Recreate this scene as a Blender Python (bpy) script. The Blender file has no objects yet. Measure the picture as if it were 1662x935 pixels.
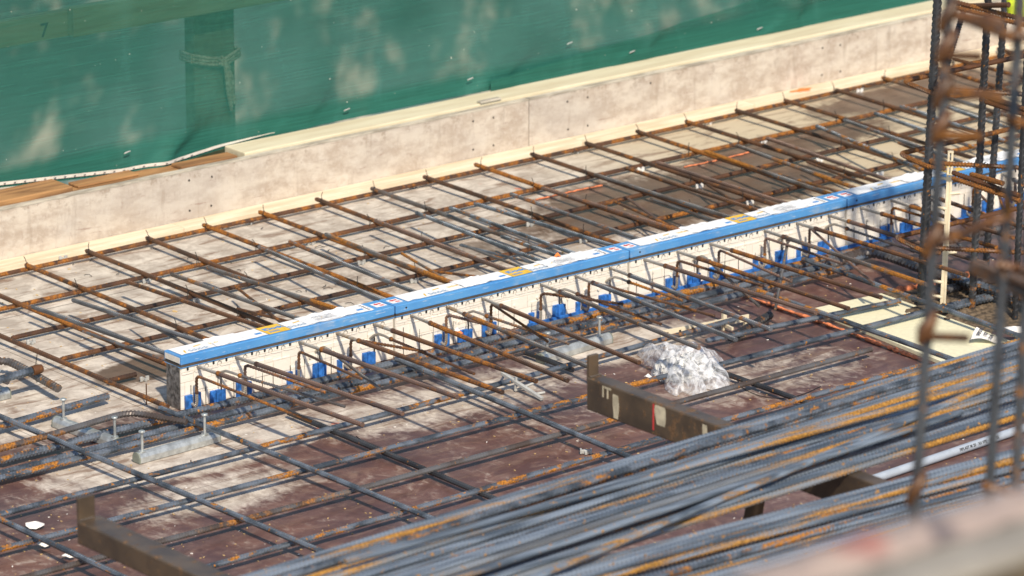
import bpy, math, random
import numpy as np
from mathutils import Vector, noise
random.seed(7); rs = np.random.RandomState(7)
sc = bpy.context.scene; COL = sc.collection
# ------------------------------------------------------------------ camera
CAM = np.array([-9.136, -11.69, 4.78]); YAW, PITCH, ROLL, FPX = 0.882, 0.297, 0.002, 7806.0
FW = np.array([math.cos(PITCH)*math.cos(YAW), math.cos(PITCH)*math.sin(YAW), -math.sin(PITCH)])
R0 = np.array([math.sin(YAW), -math.cos(YAW), 0.0]); U0 = np.cross(R0, FW)
RT = math.cos(ROLL)*R0 + math.sin(ROLL)*U0; UP = -math.sin(ROLL)*R0 + math.cos(ROLL)*U0
cd = bpy.data.cameras.new('camera'); cam = bpy.data.objects.new('camera', cd); COL.objects.link(cam)
from mathutils import Matrix
M = Matrix(((RT[0], UP[0], -FW[0], CAM[0]), (RT[1], UP[1], -FW[1], CAM[1]), (RT[2], UP[2], -FW[2], CAM[2]), (0, 0, 0, 1)))
cam.matrix_world = M
cd.sensor_width = 36; cd.sensor_fit = 'HORIZONTAL'; cd.lens = FPX/1662*36
cd.clip_start = 0.1; cd.clip_end = 3000
cd.dof.use_dof = True; cd.dof.focus_distance = 15.1; cd.dof.aperture_fstop = 4.7
sc.camera = cam
# ------------------------------------------------------------------ light
SUN = Vector((0.27, 0.60, -0.68)).normalized()       # the way the light travels
w = bpy.data.worlds.new('World'); sc.world = w; w.use_nodes = True
wn = w.node_tree.nodes; sky = wn.new('ShaderNodeTexSky'); sky.sky_type = 'NISHITA'; sky.sun_disc = False
el = math.asin(-SUN.z); az = math.atan2(-SUN.x, -SUN.y)
sky.sun_elevation = el; sky.sun_rotation = az
wn['Background'].inputs['Strength'].default_value = 0.125
w.node_tree.links.new(sky.outputs[0], wn['Background'].inputs[0])
sd = bpy.data.lights.new('sun', 'SUN'); sd.energy = 4.1; sd.angle = math.radians(2.0); sd.color = (1.0, 0.87, 0.69)
so = bpy.data.objects.new('sun', sd); COL.objects.link(so); so.rotation_euler = SUN.to_track_quat('-Z', 'Y').to_euler()
so.location = (0, -10, 20)
sc.view_settings.view_transform = 'Standard'; sc.view_settings.look = 'None'; sc.view_settings.gamma = 1
sc.view_settings.exposure = 0.32
sc.cycles.max_bounces = 6; sc.cycles.transparent_max_bounces = 12
# ------------------------------------------------------------------ points: photo measurements turned into places in the world
def ray(x, y): return FW*FPX + RT*(x-831) - UP*(y-467.5)
def at(x, y, z):
    d = ray(x, y); return CAM + d*((z-CAM[2])/d[2])
def aty(x, y, Y):
    d = ray(x, y); return CAM + d*((Y-CAM[1])/d[1])
def atd(x, y, dep): return CAM + ray(x, y)/FPX*dep
# ------------------------------------------------------------------ materials
MATS = {}
class NT:
    def __init__(s, name):
        s.m = bpy.data.materials.new(name); s.m.use_nodes = True; s.t = s.m.node_tree; s.n = s.t.nodes
        s.b = s.n['Principled BSDF']; s.out = s.n['Material Output']; MATS[name] = s.m
        s.tc = s.n.new('ShaderNodeTexCoord'); s.co = s.tc.outputs['Object']
    def lk(s, a, b): s.t.links.new(a, b)
    def val(s, sock, v):
        if hasattr(v, 'links'): s.lk(v, sock)
        elif isinstance(v, (tuple, list)): sock.default_value = (*v, 1) if len(v) == 3 and len(sock.default_value) == 4 else v
        else: sock.default_value = v
    def mapping(s, scale=(1, 1, 1), loc=(0, 0, 0), rot=(0, 0, 0), src=None):
        n = s.n.new('ShaderNodeMapping'); s.lk(src or s.co, n.inputs[0])
        n.inputs['Scale'].default_value = scale; n.inputs['Location'].default_value = loc; n.inputs['Rotation'].default_value = rot
        return n.outputs[0]
    def rnd(s, amt=50.0):
        oi = s.n.new('ShaderNodeObjectInfo'); v = s.n.new('ShaderNodeVectorMath'); v.operation = 'MULTIPLY_ADD'
        cx = s.n.new('ShaderNodeCombineXYZ')
        for i in range(3): s.lk(oi.outputs['Random'], cx.inputs[i])
        s.lk(cx.outputs[0], v.inputs[0]); v.inputs[1].default_value = (amt, amt*0.7, amt*1.3); s.lk(s.co, v.inputs[2])
        s.co = v.outputs[0]; s.random = oi.outputs['Random']; return s.co
    def noise(s, scale, detail=4, rough=0.55, src=None, dist=0):
        n = s.n.new('ShaderNodeTexNoise'); s.lk(src or s.co, n.inputs['Vector'])
        n.inputs['Scale'].default_value = scale; n.inputs['Detail'].default_value = detail
        n.inputs['Roughness'].default_value = rough; n.inputs['Distortion'].default_value = dist
        return n.outputs[0]
    def math(s, op, a, b=0.5, c=None, clamp=False):
        n = s.n.new('ShaderNodeMath'); n.operation = op; n.use_clamp = clamp
        s.val(n.inputs[0], a); s.val(n.inputs[1], b)
        if c is not None: s.val(n.inputs[2], c)
        return n.outputs[0]
    def ramp(s, fac, lo, hi, a=0.0, b=1.0):
        n = s.n.new('ShaderNodeMapRange'); n.interpolation_type = 'SMOOTHSTEP'; s.val(n.inputs[0], fac)
        for i, v in zip((1, 2, 3, 4), (lo, hi, a, b)): n.inputs[i].default_value = v
        return n.outputs[0]
    def mix(s, fac, a, b, mode='MIX'):
        n = s.n.new('ShaderNodeMix'); n.data_type = 'RGBA'; n.blend_type = mode
        s.val(n.inputs[0], fac); s.val(n.inputs[6], a); s.val(n.inputs[7], b); return n.outputs[2]
    def bump(s, h, strength=0.3, dist=0.01):
        n = s.n.new('ShaderNodeBump'); s.val(n.inputs['Height'], h); n.inputs['Strength'].default_value = strength
        n.inputs['Distance'].default_value = dist; s.lk(n.outputs[0], s.b.inputs['Normal'])
    def set(s, color=None, rough=None, metal=None, **kw):
        if color is not None: s.val(s.b.inputs['Base Color'], color)
        if rough is not None: s.val(s.b.inputs['Roughness'], rough)
        if metal is not None: s.val(s.b.inputs['Metallic'], metal)
        for k, v in kw.items(): s.val(s.b.inputs[k], v)
        return s.m
def plain(name, c, rough=0.6, metal=0.0, var=0.12, scale=30, bump=0.15):
    t = NT(name); t.rnd(); n = t.noise(scale, 5)
    dark = tuple(v*(1-2.2*var) for v in c); lite = tuple(min(1, v*(1+var)) for v in c)
    t.set(t.mix(t.ramp(n, .3, .7), dark, lite), rough, metal)
    if bump: t.bump(n, bump, .002)
    return t.m
def rebar_mat(name, base, dark, rust, amt, base_metal=.45, streak=.5, stretch=None):
    """mill-scaled steel with rust that comes in long stretches and in small spots"""
    t = NT(name); t.rnd()
    src = t.mapping(stretch) if stretch else None; low = t.noise(2.2 if not stretch else 5, 2, src=src); mid = t.noise(28, 4, .6, src); fine = t.noise(160, 2)
    f = t.math('ADD', t.math('MULTIPLY', low, streak), t.math('MULTIPLY', mid, 1-streak))
    th = t.math('ADD', t.math('MULTIPLY', t.random, .12), .54-amt*.30)
    m1 = t.math('MULTIPLY', t.math('SUBTRACT', f, th), 14, clamp=True)
    spots = t.ramp(t.noise(60, 2), .66, .70)
    m = t.math('MAXIMUM', m1, t.math('MULTIPLY', spots, .9))
    bc = t.mix(t.ramp(t.noise(9 if not stretch else 14, 3, src=src), .35, .65), base, dark)
    rc = t.mix(t.ramp(fine, .35, .65), rust, tuple(v*.45 for v in rust))
    t.set(t.mix(m, bc, rc), t.mix(m, (.42,)*3, (.85,)*3), t.mix(m, (base_metal,)*3, (0, 0, 0)))
    t.bump(fine, .25, .001)
    return t.m
ORANGE = (.33, .115, .016); BROWN = (.15, .062, .022)
rebar_mat('steel_blue', (.19, .22, .26), (.06, .075, .092), (.42, .17, .02), .17, .5, .5, (1.0, 1.0, 3.0))
rebar_mat('steel_bundle', (.27, .32, .38), (.085, .11, .14), (.44, .22, .04), .19, .5, .6, (.16, 3.2, 3.2))
rebar_mat('steel_bundle_rusty', (.30, .33, .36), (.14, .15, .16), (.44, .22, .04), .27, .5, .6, (.10, 2.4, 2.4))
rebar_mat('steel_rust', (.125, .058, .028), (.055, .032, .022), (.36, .135, .018), .26, .15)
rebar_mat('steel_half', (.14, .14, .145), (.085, .065, .055), (.40, .16, .02), .20, .35, .7)
rebar_mat('steel_grey', (.17, .18, .20), (.085, .09, .10), (.30, .12, .03), .14, .45)
rebar_mat('steel_purple', (.17, .105, .08), (.10, .068, .058), (.34, .13, .03), .05, .25)
rebar_mat('steel_stainless', (.42, .39, .34), (.30, .28, .25), (.35, .22, .10), .02, .5)
rebar_mat('steel_column', (.055, .06, .068), (.026, .028, .032), (.30, .12, .02), -.05, .3)
rebar_mat('stirrup_rust', (.12, .05, .018), (.06, .028, .012), (.26, .10, .016), .3, .1)
rebar_mat('arm_steel', (.13, .092, .058), (.075, .056, .04), (.20, .11, .05), .0, .3, .3)
plain('batten', (.82, .64, .40), .7, var=.08, scale=14)
plain('timber_pale', (.80, .66, .40), .75, var=.07, scale=10)
plain('timber_brown', (.52, .30, .12), .8, var=.25, scale=14)
plain('rail_wood', (.35, .42, .2), .8, var=.1)
plain('galvanised', (.50, .53, .53), .38, .55, var=.14, scale=40)
plain('rail_cap', (.21, .23, .19), .7)
plain('wire', (.03, .026, .024), .6, .4)
plain('plastic_grey', (.42, .43, .42), .5, var=.1)
plain('plastic_beige', (.72, .64, .47), .5, var=.06)
plain('plastic_white', (.78, .78, .76), .45, var=.05)
plain('paper', (.82, .80, .76), .8, var=.05)
plain('shaving', (.62, .44, .20), .8)
plain('foil', (.23, .23, .235), .38, .75, var=.3, scale=60, bump=.8)
plain('seal_dark', (.085, .068, .055), .7, var=.1)
plain('hole_dark', (.02, .018, .016), .9, var=.05)
plain('foam_orange', (.72, .23, .10), .8, var=.22, scale=50, bump=.9)
plain('insulation', (.72, .69, .49), .75, var=.04, scale=60)
plain('lime', (.62, .75, .04), .5)
plain('red_print', (.62, .05, .05), .5, var=.05)
plain('blue_print', (.06, .26, .62), .5, var=.05)
plain('ink', (.05, .05, .055), .6, var=.05)
plain('grey_print', (.30, .40, .52), .5, var=.05)
plain('yellow_label', (.80, .50, .05), .5, var=.06)
plain('orange_scrap', (.80, .20, .04), .6, var=.05)
plain('pink_tape', (.60, .20, .16), .6, var=.1)
plain('parapet_concrete', (.27, .25, .215), .9, var=.12, scale=8)
plain('parapet_board', (.16, .12, .07), .9, var=.2, scale=8)
plain('rope', (.55, .55, .40), .9, var=.2, scale=80)
plain('chalk', (.60, .52, .36), .9, var=.15)
plain('pipe_plastic', (.36, .41, .48), .35, var=.04)
plain('bag_clip', (.64, .65, .64), .45, var=.2, scale=30)
def m_label():
    t = NT('label_white'); n = t.noise(22, 6, .65)
    t.set(t.mix(t.ramp(n, .62, .75), (.80, .81, .82), (.52, .55, .58)), .45)
m_label()
def m_cap():
    t = NT('cap_blue'); t.rnd(); sc_ = t.noise(60, 5, .7, t.mapping((.25, 3, 3)))
    c = t.mix(t.ramp(t.noise(5, 4), .3, .7), (.065, .245, .56), (.10, .31, .62))
    dst = t.noise(12, 6, .7, t.mapping((.6, 1, 1), (4, 4, 0))); c = t.mix(t.ramp(dst, .50, .72, 0, .45), c, (.40, .45, .48)); t.set(t.mix(t.ramp(sc_, .60, .68, 0, .75), c, (.50, .58, .66)), .42); t.bump(sc_, .1, .001)
m_cap()
plain('blue_module', (.03, .16, .52), .45, var=.25, scale=50, bump=.1)
def m_body():
    t = NT('body_foam'); t.rnd(3)
    br = t.n.new('ShaderNodeTexBrick'); t.lk(t.mapping((1, 1, 1), rot=(math.radians(90), 0, 0)), br.inputs['Vector'])
    br.inputs['Scale'].default_value = 9; br.inputs['Mortar Size'].default_value = .012; br.inputs['Brick Width'].default_value = .62
    br.inputs['Row Height'].default_value = .38
    br.inputs['Color1'].default_value = (.80, .76, .69, 1); br.inputs['Color2'].default_value = (.75, .71, .64, 1); br.inputs['Mortar'].default_value = (.58, .53, .45, 1)
    n = t.noise(90, 5); c = t.mix(t.ramp(n, .3, .7, 0, .5), br.outputs[0], (.80, .76, .68)); d = t.noise(14, 5, .65)
    t.set(t.mix(t.ramp(d, .58, .72, 0, .55), c, (.50, .46, .41)), .8)
    t.bump(t.math('ADD', n, t.math('MULTIPLY', br.outputs[1], -2)), .35, .002)
m_body()
def m_wall():
    t = NT('formply'); st = t.noise(7, 6, .65, t.mapping((1, 1, 2.2))); fine = t.noise(45, 6, .7); big = t.noise(1.6, 3)
    c = t.mix(t.ramp(st, .38, .64), (.42, .35, .285), (.58, .52, .44))
    c = t.mix(t.ramp(fine, .45, .70, 0, .55), c, (.62, .575, .51)); c = t.mix(t.ramp(big, .45, .65, 0, .45), c, (.43, .40, .37)); dr = t.noise(10, 4, .6, t.mapping((2.5, 1, .35)), .4); c = t.mix(t.ramp(dr, .56, .72, 0, .45), c, (.30, .24, .19))
    scr = t.noise(24, 5, .7, t.mapping((.35, 1, 4), rot=(0, .12, 0)), .6); c = t.mix(t.ramp(scr, .62, .68, 0, .5), c, (.23, .13, .10))
    sw = t.n.new('ShaderNodeSeparateXYZ'); t.lk(t.co, sw.inputs[0]); ch = t.noise(18, 6, .75); chm = t.math('MULTIPLY', t.ramp(ch, .54, .62), t.ramp(sw.outputs[2], .11, .2)); c = t.mix(t.math('MULTIPLY', chm, .55), c, (.25, .19, .14)); vg = t.noise(110, 3, .7, t.mapping((1, 1, .25))); c = t.mix(t.ramp(vg, .58, .72, 0, .35), c, (.30, .23, .20))
    t.set(c, .85); t.bump(t.math('ADD', fine, t.math('MULTIPLY', ch, .6)), .5, .004)
m_wall()
def m_edge():
    t = NT('ply_edge'); n = t.noise(30, 5, .6, t.mapping((.3, 1, 1))); t.set(t.mix(t.ramp(n, .35, .65), (.30, .27, .22), (.52, .48, .40)), .9); t.bump(n, .5, .003)
m_edge()
def m_wood():
    for nm, a, b in (('batten', (.74, .65, .49), (.58, .47, .32)), ('timber_pale', (.64, .59, .43), (.55, .48, .33)), ('timber_brown', (.40, .215, .085), (.20, .10, .04)), ('rail_wood', (.34, .40, .22), (.24, .28, .14))):
        t = NT(nm); t.rnd(9); g = t.noise(26, 5, .6, t.mapping((.12, 1, 1)), .4); k = t.noise(9, 2, .5, t.mapping((.6, 1, 1)))
        c = t.mix(t.ramp(g, .35, .68), a, b); c = t.mix(t.ramp(k, .72, .78, 0, .7), c, (.30, .16, .07)); t.set(c, .75); t.bump(g, .3, .002)
m_wood()
def spot(t, sep, cx, cy, rx, ry):
    a = t.math('DIVIDE', t.math('SUBTRACT', sep[0], cx), rx); b = t.math('DIVIDE', t.math('SUBTRACT', sep[1], cy), ry)
    d = t.math('SQRT', t.math('ADD', t.math('MULTIPLY', a, a), t.math('MULTIPLY', b, b)))
    return t.ramp(d, .3, 1.2, 1, 0)
def m_floor():
    t = NT('deck_plywood'); co = t.co
    sx = t.n.new('ShaderNodeSeparateXYZ'); t.lk(co, sx.inputs[0]); X, Y = sx.outputs[0], sx.outputs[1]
    warp = t.noise(1.3, 4); fine = t.noise(30, 8, .72, t.mapping((1.2, .6, 1)), .8); mid = t.noise(7, 7, .65, None, 1.2); grit = t.noise(150, 3, .7)
    # where cement residue covers the brown film: beyond the element, around the anchor rails, and in patches
    far = t.ramp(Y, -.05, .22)
    m = t.math('ADD', t.math('MULTIPLY', far, .40), .14)
    P = lambda x, y: at(x, y, 0)
    for (px, py, rx, ry, k) in ((290, 735, .58, .26, .80), (60, 610, .55, .4, .8), (1000, 560, .5, .22, .55), (450, 700, .7, .22, .36), (720, 650, .8, .3, .38),
                                (560, 760, .3, .2, .14), (1250, 610, .6, .3, .30), (360, 800, .5, .22, .40), (1040, 660, .3, .2, .2), (150, 740, .3, .12, .28), (900, 680, .5, .2, .2)):
        p = P(px, py); m = t.math('MAXIMUM', m, t.math('MULTIPLY', spot(t, (X, Y), p[0], p[1], rx, ry), k))
    for (px, py, rx, ry, k) in ((1050, 330, .55, .40, .55), (235, 598, .30, .13, .75), (1280, 235, .62, .17, .60), (1230, 300, .5, .3, .5), (850, 390, .4, .25, .22), (1500, 150, .7, .25, .5), (640, 450, .5, .3, .14)):
        p = P(px, py); m = t.math('SUBTRACT', m, t.math('MULTIPLY', spot(t, (X, Y), p[0], p[1], rx, ry), k))
    s = t.math('ADD', t.math('MULTIPLY', fine, .55), t.math('MULTIPLY', mid, .6))
    cov = t.math('MULTIPLY', t.math('SUBTRACT', t.math('ADD', s, m), .765), 4.2, clamp=True)
    film = t.mix(t.ramp(mid, .35, .65), (.095, .044, .035), (.18, .092, .068))
    film = t.mix(t.ramp(warp, .4, .65, 0, .6), film, (.08, .055, .065)); film = t.mix(t.ramp(grit, .62, .72, 0, .5), film, (.34, .27, .20))
    film = film; stn = t.noise(16, 7, .75, t.mapping((.55, 1.6, 1), (2, 8, 0), rot=(0, 0, .08)), .7); film0 = film
    right = t.ramp(X, 1.6, 2.6)
    cem = t.mix(t.ramp(t.noise(11, 6, .7, None, .5), .35, .68), (.38, .33, .28), (.64, .585, .51)); cem = t.mix(right, cem, (.52, .44, .31)); film = t.mix(t.ramp(Y, -.1, .4), film, t.mix(mid, (.085, .058, .042), (.20, .135, .095))); film = t.mix(t.ramp(stn, .50, .70, 0, .55), film, (.27, .18, .135)); film = t.mix(t.ramp(stn, .44, .32, 0, .55), film, (.045, .026, .022))
    cem = t.mix(t.ramp(grit, .60, .70, 0, .35), cem, (.24, .17, .12))
    st = t.noise(9, 6, .7, t.mapping((.5, 2.5, 1), rot=(0, 0, .1)), .9); cem = t.mix(t.ramp(st, .50, .66, 0, .85), cem, (.20, .13, .09))
    c = t.mix(cov, film, cem)
    # panel joints
    def line(coord, at_, wd): return t.math('LESS_THAN', t.math('ABSOLUTE', t.math('SUBTRACT', coord, at_)), wd)
    j = line(Y, 1.163, .0035)
    for a in (.62, .05, -.62): j = t.math('MAXIMUM', j, line(Y, a, .0015))
    for a in (-1.35, -.93, 1.62): j = t.math('MAXIMUM', j, line(X, a, .002))
    c = t.mix(t.math('MULTIPLY', j, .6), c, (.06, .04, .03))
    red = t.ramp(t.noise(14, 3, .5, t.mapping((1, 1, 1), (3, 1, 0))), .66, .70); redm = t.math('MULTIPLY', red, t.math('MAXIMUM', spot(t, (X, Y), *P(530, 700)[:2], .3, .12), spot(t, (X, Y), *P(900, 300)[:2], .6, .2)))
    c = t.mix(t.math('MULTIPLY', redm, .7), c, (.62, .14, .06))
    sp_ = t.noise(260, 2, .6); c = t.mix(t.ramp(sp_, .70, .74, 0, .6), c, (.03, .02, .015)); t.set(c, t.ramp(cov, 0, 1, .36, .88)); t.bump(t.math('ADD', fine, t.math('MULTIPLY', j, -2)), .35, .003)
m_floor()
def m_net():
    t = NT('net_green'); sx = t.n.new('ShaderNodeSeparateXYZ'); t.lk(t.co, sx.inputs[0])
    wv = t.n.new('ShaderNodeTexWave'); wv.bands_direction = 'Z'; t.lk(t.mapping((1, 1, 1)), wv.inputs[0]); wv.inputs['Scale'].default_value = 26; wv.inputs['Distortion'].default_value = 1.6; wv.inputs['Detail'].default_value = 3; wv.inputs['Detail Scale'].default_value = .7
    st = t.noise(40, 4, .6, t.mapping((.07, 1, 5.5), rot=(0, .03, 0))); cl = t.noise(3, 3)
    th = t.n.new('ShaderNodeTexWave'); th.bands_direction = 'Z'; th.inputs['Scale'].default_value = 70; t.lk(t.mapping((1, 1, 1)), th.inputs[0]); th.inputs['Distortion'].default_value = .8
    c = t.mix(t.ramp(st, .35, .65), (.008, .105, .076), (.015, .150, .110)); c = t.mix(t.ramp(wv.outputs[0], .3, .9, 0, .14), c, (.03, .20, .155))
    spk = t.ramp(t.noise(95, 1, .4), .80, .82); c = t.mix(spk, c, (.7, .66, .56)); wr = t.noise(5, 4, .6, t.mapping((1.1, 1, .45), rot=(0, .5, 0)), .8); c = t.mix(t.ramp(wr, .5, .75, 0, .35), c, (.05, .22, .18)); t.set(c, .75); t.bump(t.math('ADD', st, t.math('MULTIPLY', th.outputs[0], .5)), .35, .004)
    tl = t.n.new('ShaderNodeBsdfTranslucent'); t.lk(c, tl.inputs[0]); tr = t.n.new('ShaderNodeBsdfTransparent')
    a = t.n.new('ShaderNodeMixShader'); a.inputs[0].default_value = .25; t.lk(t.b.outputs[0], a.inputs[1]); t.lk(tl.outputs[0], a.inputs[2])
    hem = t.ramp(sx.outputs[2], .05, .10, .02, .31)
    op = t.math('MULTIPLY', t.math('ADD', t.math('MULTIPLY', th.outputs[0], .35), t.math('ADD', t.math('MULTIPLY', st, .12), .74)), hem)
    b = t.n.new('ShaderNodeMixShader'); t.lk(op, b.inputs[0]); t.lk(a.outputs[0], b.inputs[1]); t.lk(tr.outputs[0], b.inputs[2]); t.lk(b.outputs[0], t.out.inputs[0])
m_net()
def m_film():
    t = NT('bag_film'); n = t.noise(22, 3, .5, None, 2.0); t.set((.80, .83, .88), .2); t.bump(n, .6, .01)
    tr = t.n.new('ShaderNodeBsdfTransparent'); b = t.n.new('ShaderNodeMixShader'); t.lk(t.ramp(n, .35, .65, .36, .80), b.inputs[0])
    t.lk(t.b.outputs[0], b.inputs[1]); t.lk(tr.outputs[0], b.inputs[2]); t.lk(b.outputs[0], t.out.inputs[0])
m_film()
def m_ground():
    t = NT('yard_ground'); r_ = t.mapping(rot=(0, 0, -YAW)); n = t.noise(.9, 3, .5, t.mapping((.22, 1, 1), src=r_)); q = t.noise(1.9, 4, .6, t.mapping((.16, 1, 1), (7, 3, 0), src=r_))
    c = t.mix(t.ramp(n, .35, .65), (.025, .065, .05), (.10, .17, .15)); t.set(t.mix(t.ramp(q, .50, .78), c, (.95, .78, .58)), .95)
m_ground()
def mt(n): return MATS[n]
# ------------------------------------------------------------------ object helpers
WL = {}
def finish(o, parent, loc):
    COL.objects.link(o); loc = Vector(loc)
    if parent is not None: o.parent = parent; o.location = loc - WL[parent.name]
    else: o.location = loc
    WL[o.name] = loc; return o
def tag(o, label=None, cat=None, group=None, kind=None):
    for k, v in (('label', label), ('category', cat), ('group', group), ('kind', kind)):
        if v: o[k] = v
    return o
def empty(name, loc, label, cat, group=None):
    o = bpy.data.objects.new(name, None); o.empty_display_size = .05; finish(o, None, loc); return tag(o, label, cat, group)
class MB:
    """gathers shapes in world coordinates; build() makes ONE mesh object"""
    def __init__(s): s.v = []; s.f = []; s.m = []; s.sm = []
    def add(s, v, f, mi=0, smooth=False):
        b = len(s.v); s.v += [tuple(map(float, p)) for p in v]; s.f += [tuple(i+b for i in q) for q in f]; s.m += [mi]*len(f); s.sm += [smooth]*len(f)
    def box(s, a, b, mi=0, axes=None, org=None):
        x0, y0, z0 = a; x1, y1, z1 = b
        c = [(x0, y0, z0), (x1, y0, z0), (x1, y1, z0), (x0, y1, z0), (x0, y0, z1), (x1, y0, z1), (x1, y1, z1), (x0, y1, z1)]
        if axes is not None:
            c = [tuple(np.array(org) + axes[0]*p[0] + axes[1]*p[1] + axes[2]*p[2]) for p in c]
        s.add(c, [(0, 3, 2, 1), (4, 5, 6, 7), (0, 1, 5, 4), (1, 2, 6, 5), (2, 3, 7, 6), (3, 0, 4, 7)], mi)
    def tube(s, pts, r, n=8, mi=0, caps=True):
        pts = [np.array(p, float) for p in pts]; rr = r if isinstance(r, (list, tuple)) else [r]*len(pts)
        ring, T, prev = [], [], None
        for i in range(len(pts)):
            t = pts[min(i+1, len(pts)-1)] - pts[max(i-1, 0)]; t = t/(np.linalg.norm(t)+1e-12)
            if prev is None:
                u = np.array([0, 0, 1.0]) if abs(t[2]) < .9 else np.array([1.0, 0, 0])
            else: u = prev
            u = u - t*(u@t); u /= np.linalg.norm(u); prev = u; v = np.cross(t, u)
            for k in range(n):
                a = 2*math.pi*k/n; ring.append(pts[i] + (u*math.cos(a) + v*math.sin(a))*rr[i])
        f = [(i*n+k, i*n+(k+1) % n, (i+1)*n+(k+1) % n, (i+1)*n+k) for i in range(len(pts)-1) for k in range(n)]
        s.add(ring, f, mi, True)
        if caps:
            s.add(ring[:n], [tuple(range(n))[::-1]], mi); s.add(ring[-n:], [tuple(range(n))], mi)
    def build(s, name, mats, parent=None, loc=None, bevel=0, **kw):
        v = np.array(s.v); loc = np.array(loc if loc is not None else [(v[:, 0].min()+v[:, 0].max())/2, (v[:, 1].min()+v[:, 1].max())/2, v[:, 2].min()], float)
        me = bpy.data.meshes.new(name); me.from_pydata([tuple(p) for p in (v-loc)], [], s.f)
        for m in ([mats] if isinstance(mats, str) else mats): me.materials.append(mt(m))
        me.polygons.foreach_set('material_index', s.m); me.polygons.foreach_set('use_smooth', s.sm); me.update()
        o = bpy.data.objects.new(name, me); finish(o, parent, loc)
        if bevel:
            b = o.modifiers.new('bevel', 'BEVEL'); b.width = bevel; b.segments = 2; b.limit_method = 'ANGLE'
        if kw: tag(o, **kw)
        return o
def smooth_path(pts, rad=.03, n=6):
    """rounds the corners of a polyline"""
    pts = [np.array(p, float) for p in pts]
    if len(pts) < 3: return pts
    out = [pts[0]]
    for i in range(1, len(pts)-1):
        a, b, c = pts[i-1], pts[i], pts[i+1]; la = np.linalg.norm(a-b); lc = np.linalg.norm(c-b); d = min(rad, la*.49, lc*.49)
        p, q = b+(a-b)/la*d, b+(c-b)/lc*d
        for k in range(n+1):
            t = k/n; out.append((1-t)**2*p + 2*t*(1-t)*b + t*t*q)
    out.append(pts[-1]); return out
def rebar_geo(pts, r, pitch=None, n=8, rib=.15, rad=.05, segs=None):
    """a ribbed bar swept along a path: slanted ribs and two long ribs are real geometry"""
    pts = smooth_path(pts, rad); P = np.array(pts); seg = np.linalg.norm(np.diff(P, axis=0), axis=1); S = np.concatenate([[0], np.cumsum(seg)]); L = S[-1]
    pitch = pitch or max(.0105, r*1.35); k = max(2, int(L/pitch)); pitch = L/k
    base = np.arange(k)*pitch
    s = np.stack([base, base+.42*pitch, base+.52*pitch, base+.90*pitch], 1).ravel(); rr = np.tile([1, 1, 1+rib*2, 1+rib*2], k)
    s = np.append(s, L); rr = np.append(rr, 1.0)
    pos = np.stack([np.interp(s, S, P[:, i]) for i in range(3)], 1)
    e = pitch*.3; T = np.stack([np.interp(s+e, S, P[:, i])-np.interp(s-e, S, P[:, i]) for i in range(3)], 1); T /= np.linalg.norm(T, axis=1)[:, None]+1e-12
    t0 = T[0]; u = np.array([0, 0, 1.0]) if abs(t0[2]) < .9 else np.array([1.0, 0, 0]); U = np.zeros_like(T)
    straight = len(pts) == 2
    if straight: u = u-t0*(u@t0); u /= np.linalg.norm(u); U[:] = u
    else:
        for i in range(len(T)): u = u-T[i]*(u@T[i]); u /= np.linalg.norm(u); U[i] = u
    V = np.cross(T, U); a = np.arange(n)*2*math.pi/n
    lob = np.where((np.arange(n) % (n//2)) == 1, .5, 1.0)
    R = r*(1+(rr[:, None]-1)*lob[None, :]*(1.1 if r > .009 else 1.0)); R[:, 1::n//2] = r*1.1
    tilt = np.cos(a)[None, :]*r*.55; tilt = np.repeat(tilt, len(s), 0); tilt[0] = 0; tilt[-1] = 0; tilt[1:4] *= .3; tilt[-4:-1] *= .3
    VV = pos[:, None, :] + U[:, None, :]*(np.cos(a)[None, :]*R)[..., None] + V[:, None, :]*(np.sin(a)[None, :]*R)[..., None] + T[:, None, :]*tilt[..., None]
    m = len(s); idx = np.arange(m*n).reshape(m, n); nx = np.roll(idx, -1, 1)
    F = np.stack([idx[:-1], nx[:-1], nx[1:], idx[1:]], -1).reshape(-1, 4)
    return VV.reshape(-1, 3), F, n, m
def rebar(name, pts, r, mat, parent=None, label=None, cat=None, group=None, rad=.05, loc=None, **kw):
    if mat == 'steel_rust' and name == 'rebar' and parent is None and random.random() < .0: mat = 'steel_half'
    v, f, n, m = rebar_geo(pts, r, rad=rad, **kw); loc = np.array(loc if loc is not None else pts[0], float)
    me = bpy.data.meshes.new(name); me.from_pydata((v-loc).tolist(), [], f.tolist()+[list(range(n))[::-1], list(range((m-1)*n, m*n))])
    me.materials.append(mt(mat)); o = bpy.data.objects.new(name, me); finish(o, parent, loc)
    return tag(o, label, cat, group)
ORD = 'first second third fourth fifth sixth seventh eighth ninth tenth eleventh twelfth thirteenth fourteenth fifteenth sixteenth seventeenth eighteenth nineteenth twentieth'.split()
TENS = {2: 'twenty', 3: 'thirty', 4: 'forty', 5: 'fifty', 6: 'sixty'}
def ordn(i):
    i += 1
    if i <= 20: return ORD[i-1]
    if i % 10 == 0: return TENS[i//10][:-1]+'ieth'
    return TENS[i//10]+'-'+ORD[i % 10-1]
# ================================================================== SETTING
g = MB(); g.add([(-900, -900, -6), (900, -900, -6), (900, 900, -6), (-900, 900, -6)], [(0, 1, 2, 3)]); g.build('ground', 'yard_ground', kind='structure', loc=(0, 0, -6))
g = MB(); g.add([(-9, -9, 0), (9, -9, 0), (9, 2.15, 0), (-9, 2.15, 0), (-9, -9, -.25), (9, -9, -.25), (9, 2.15, -.25), (-9, 2.15, -.25)],
              [(0, 1, 2, 3), (4, 7, 6, 5), (0, 4, 5, 1), (1, 5, 6, 2), (2, 6, 7, 3), (3, 7, 4, 0)]); g.build('floor', 'deck_plywood', kind='structure', loc=(0, 0, 0))
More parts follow.
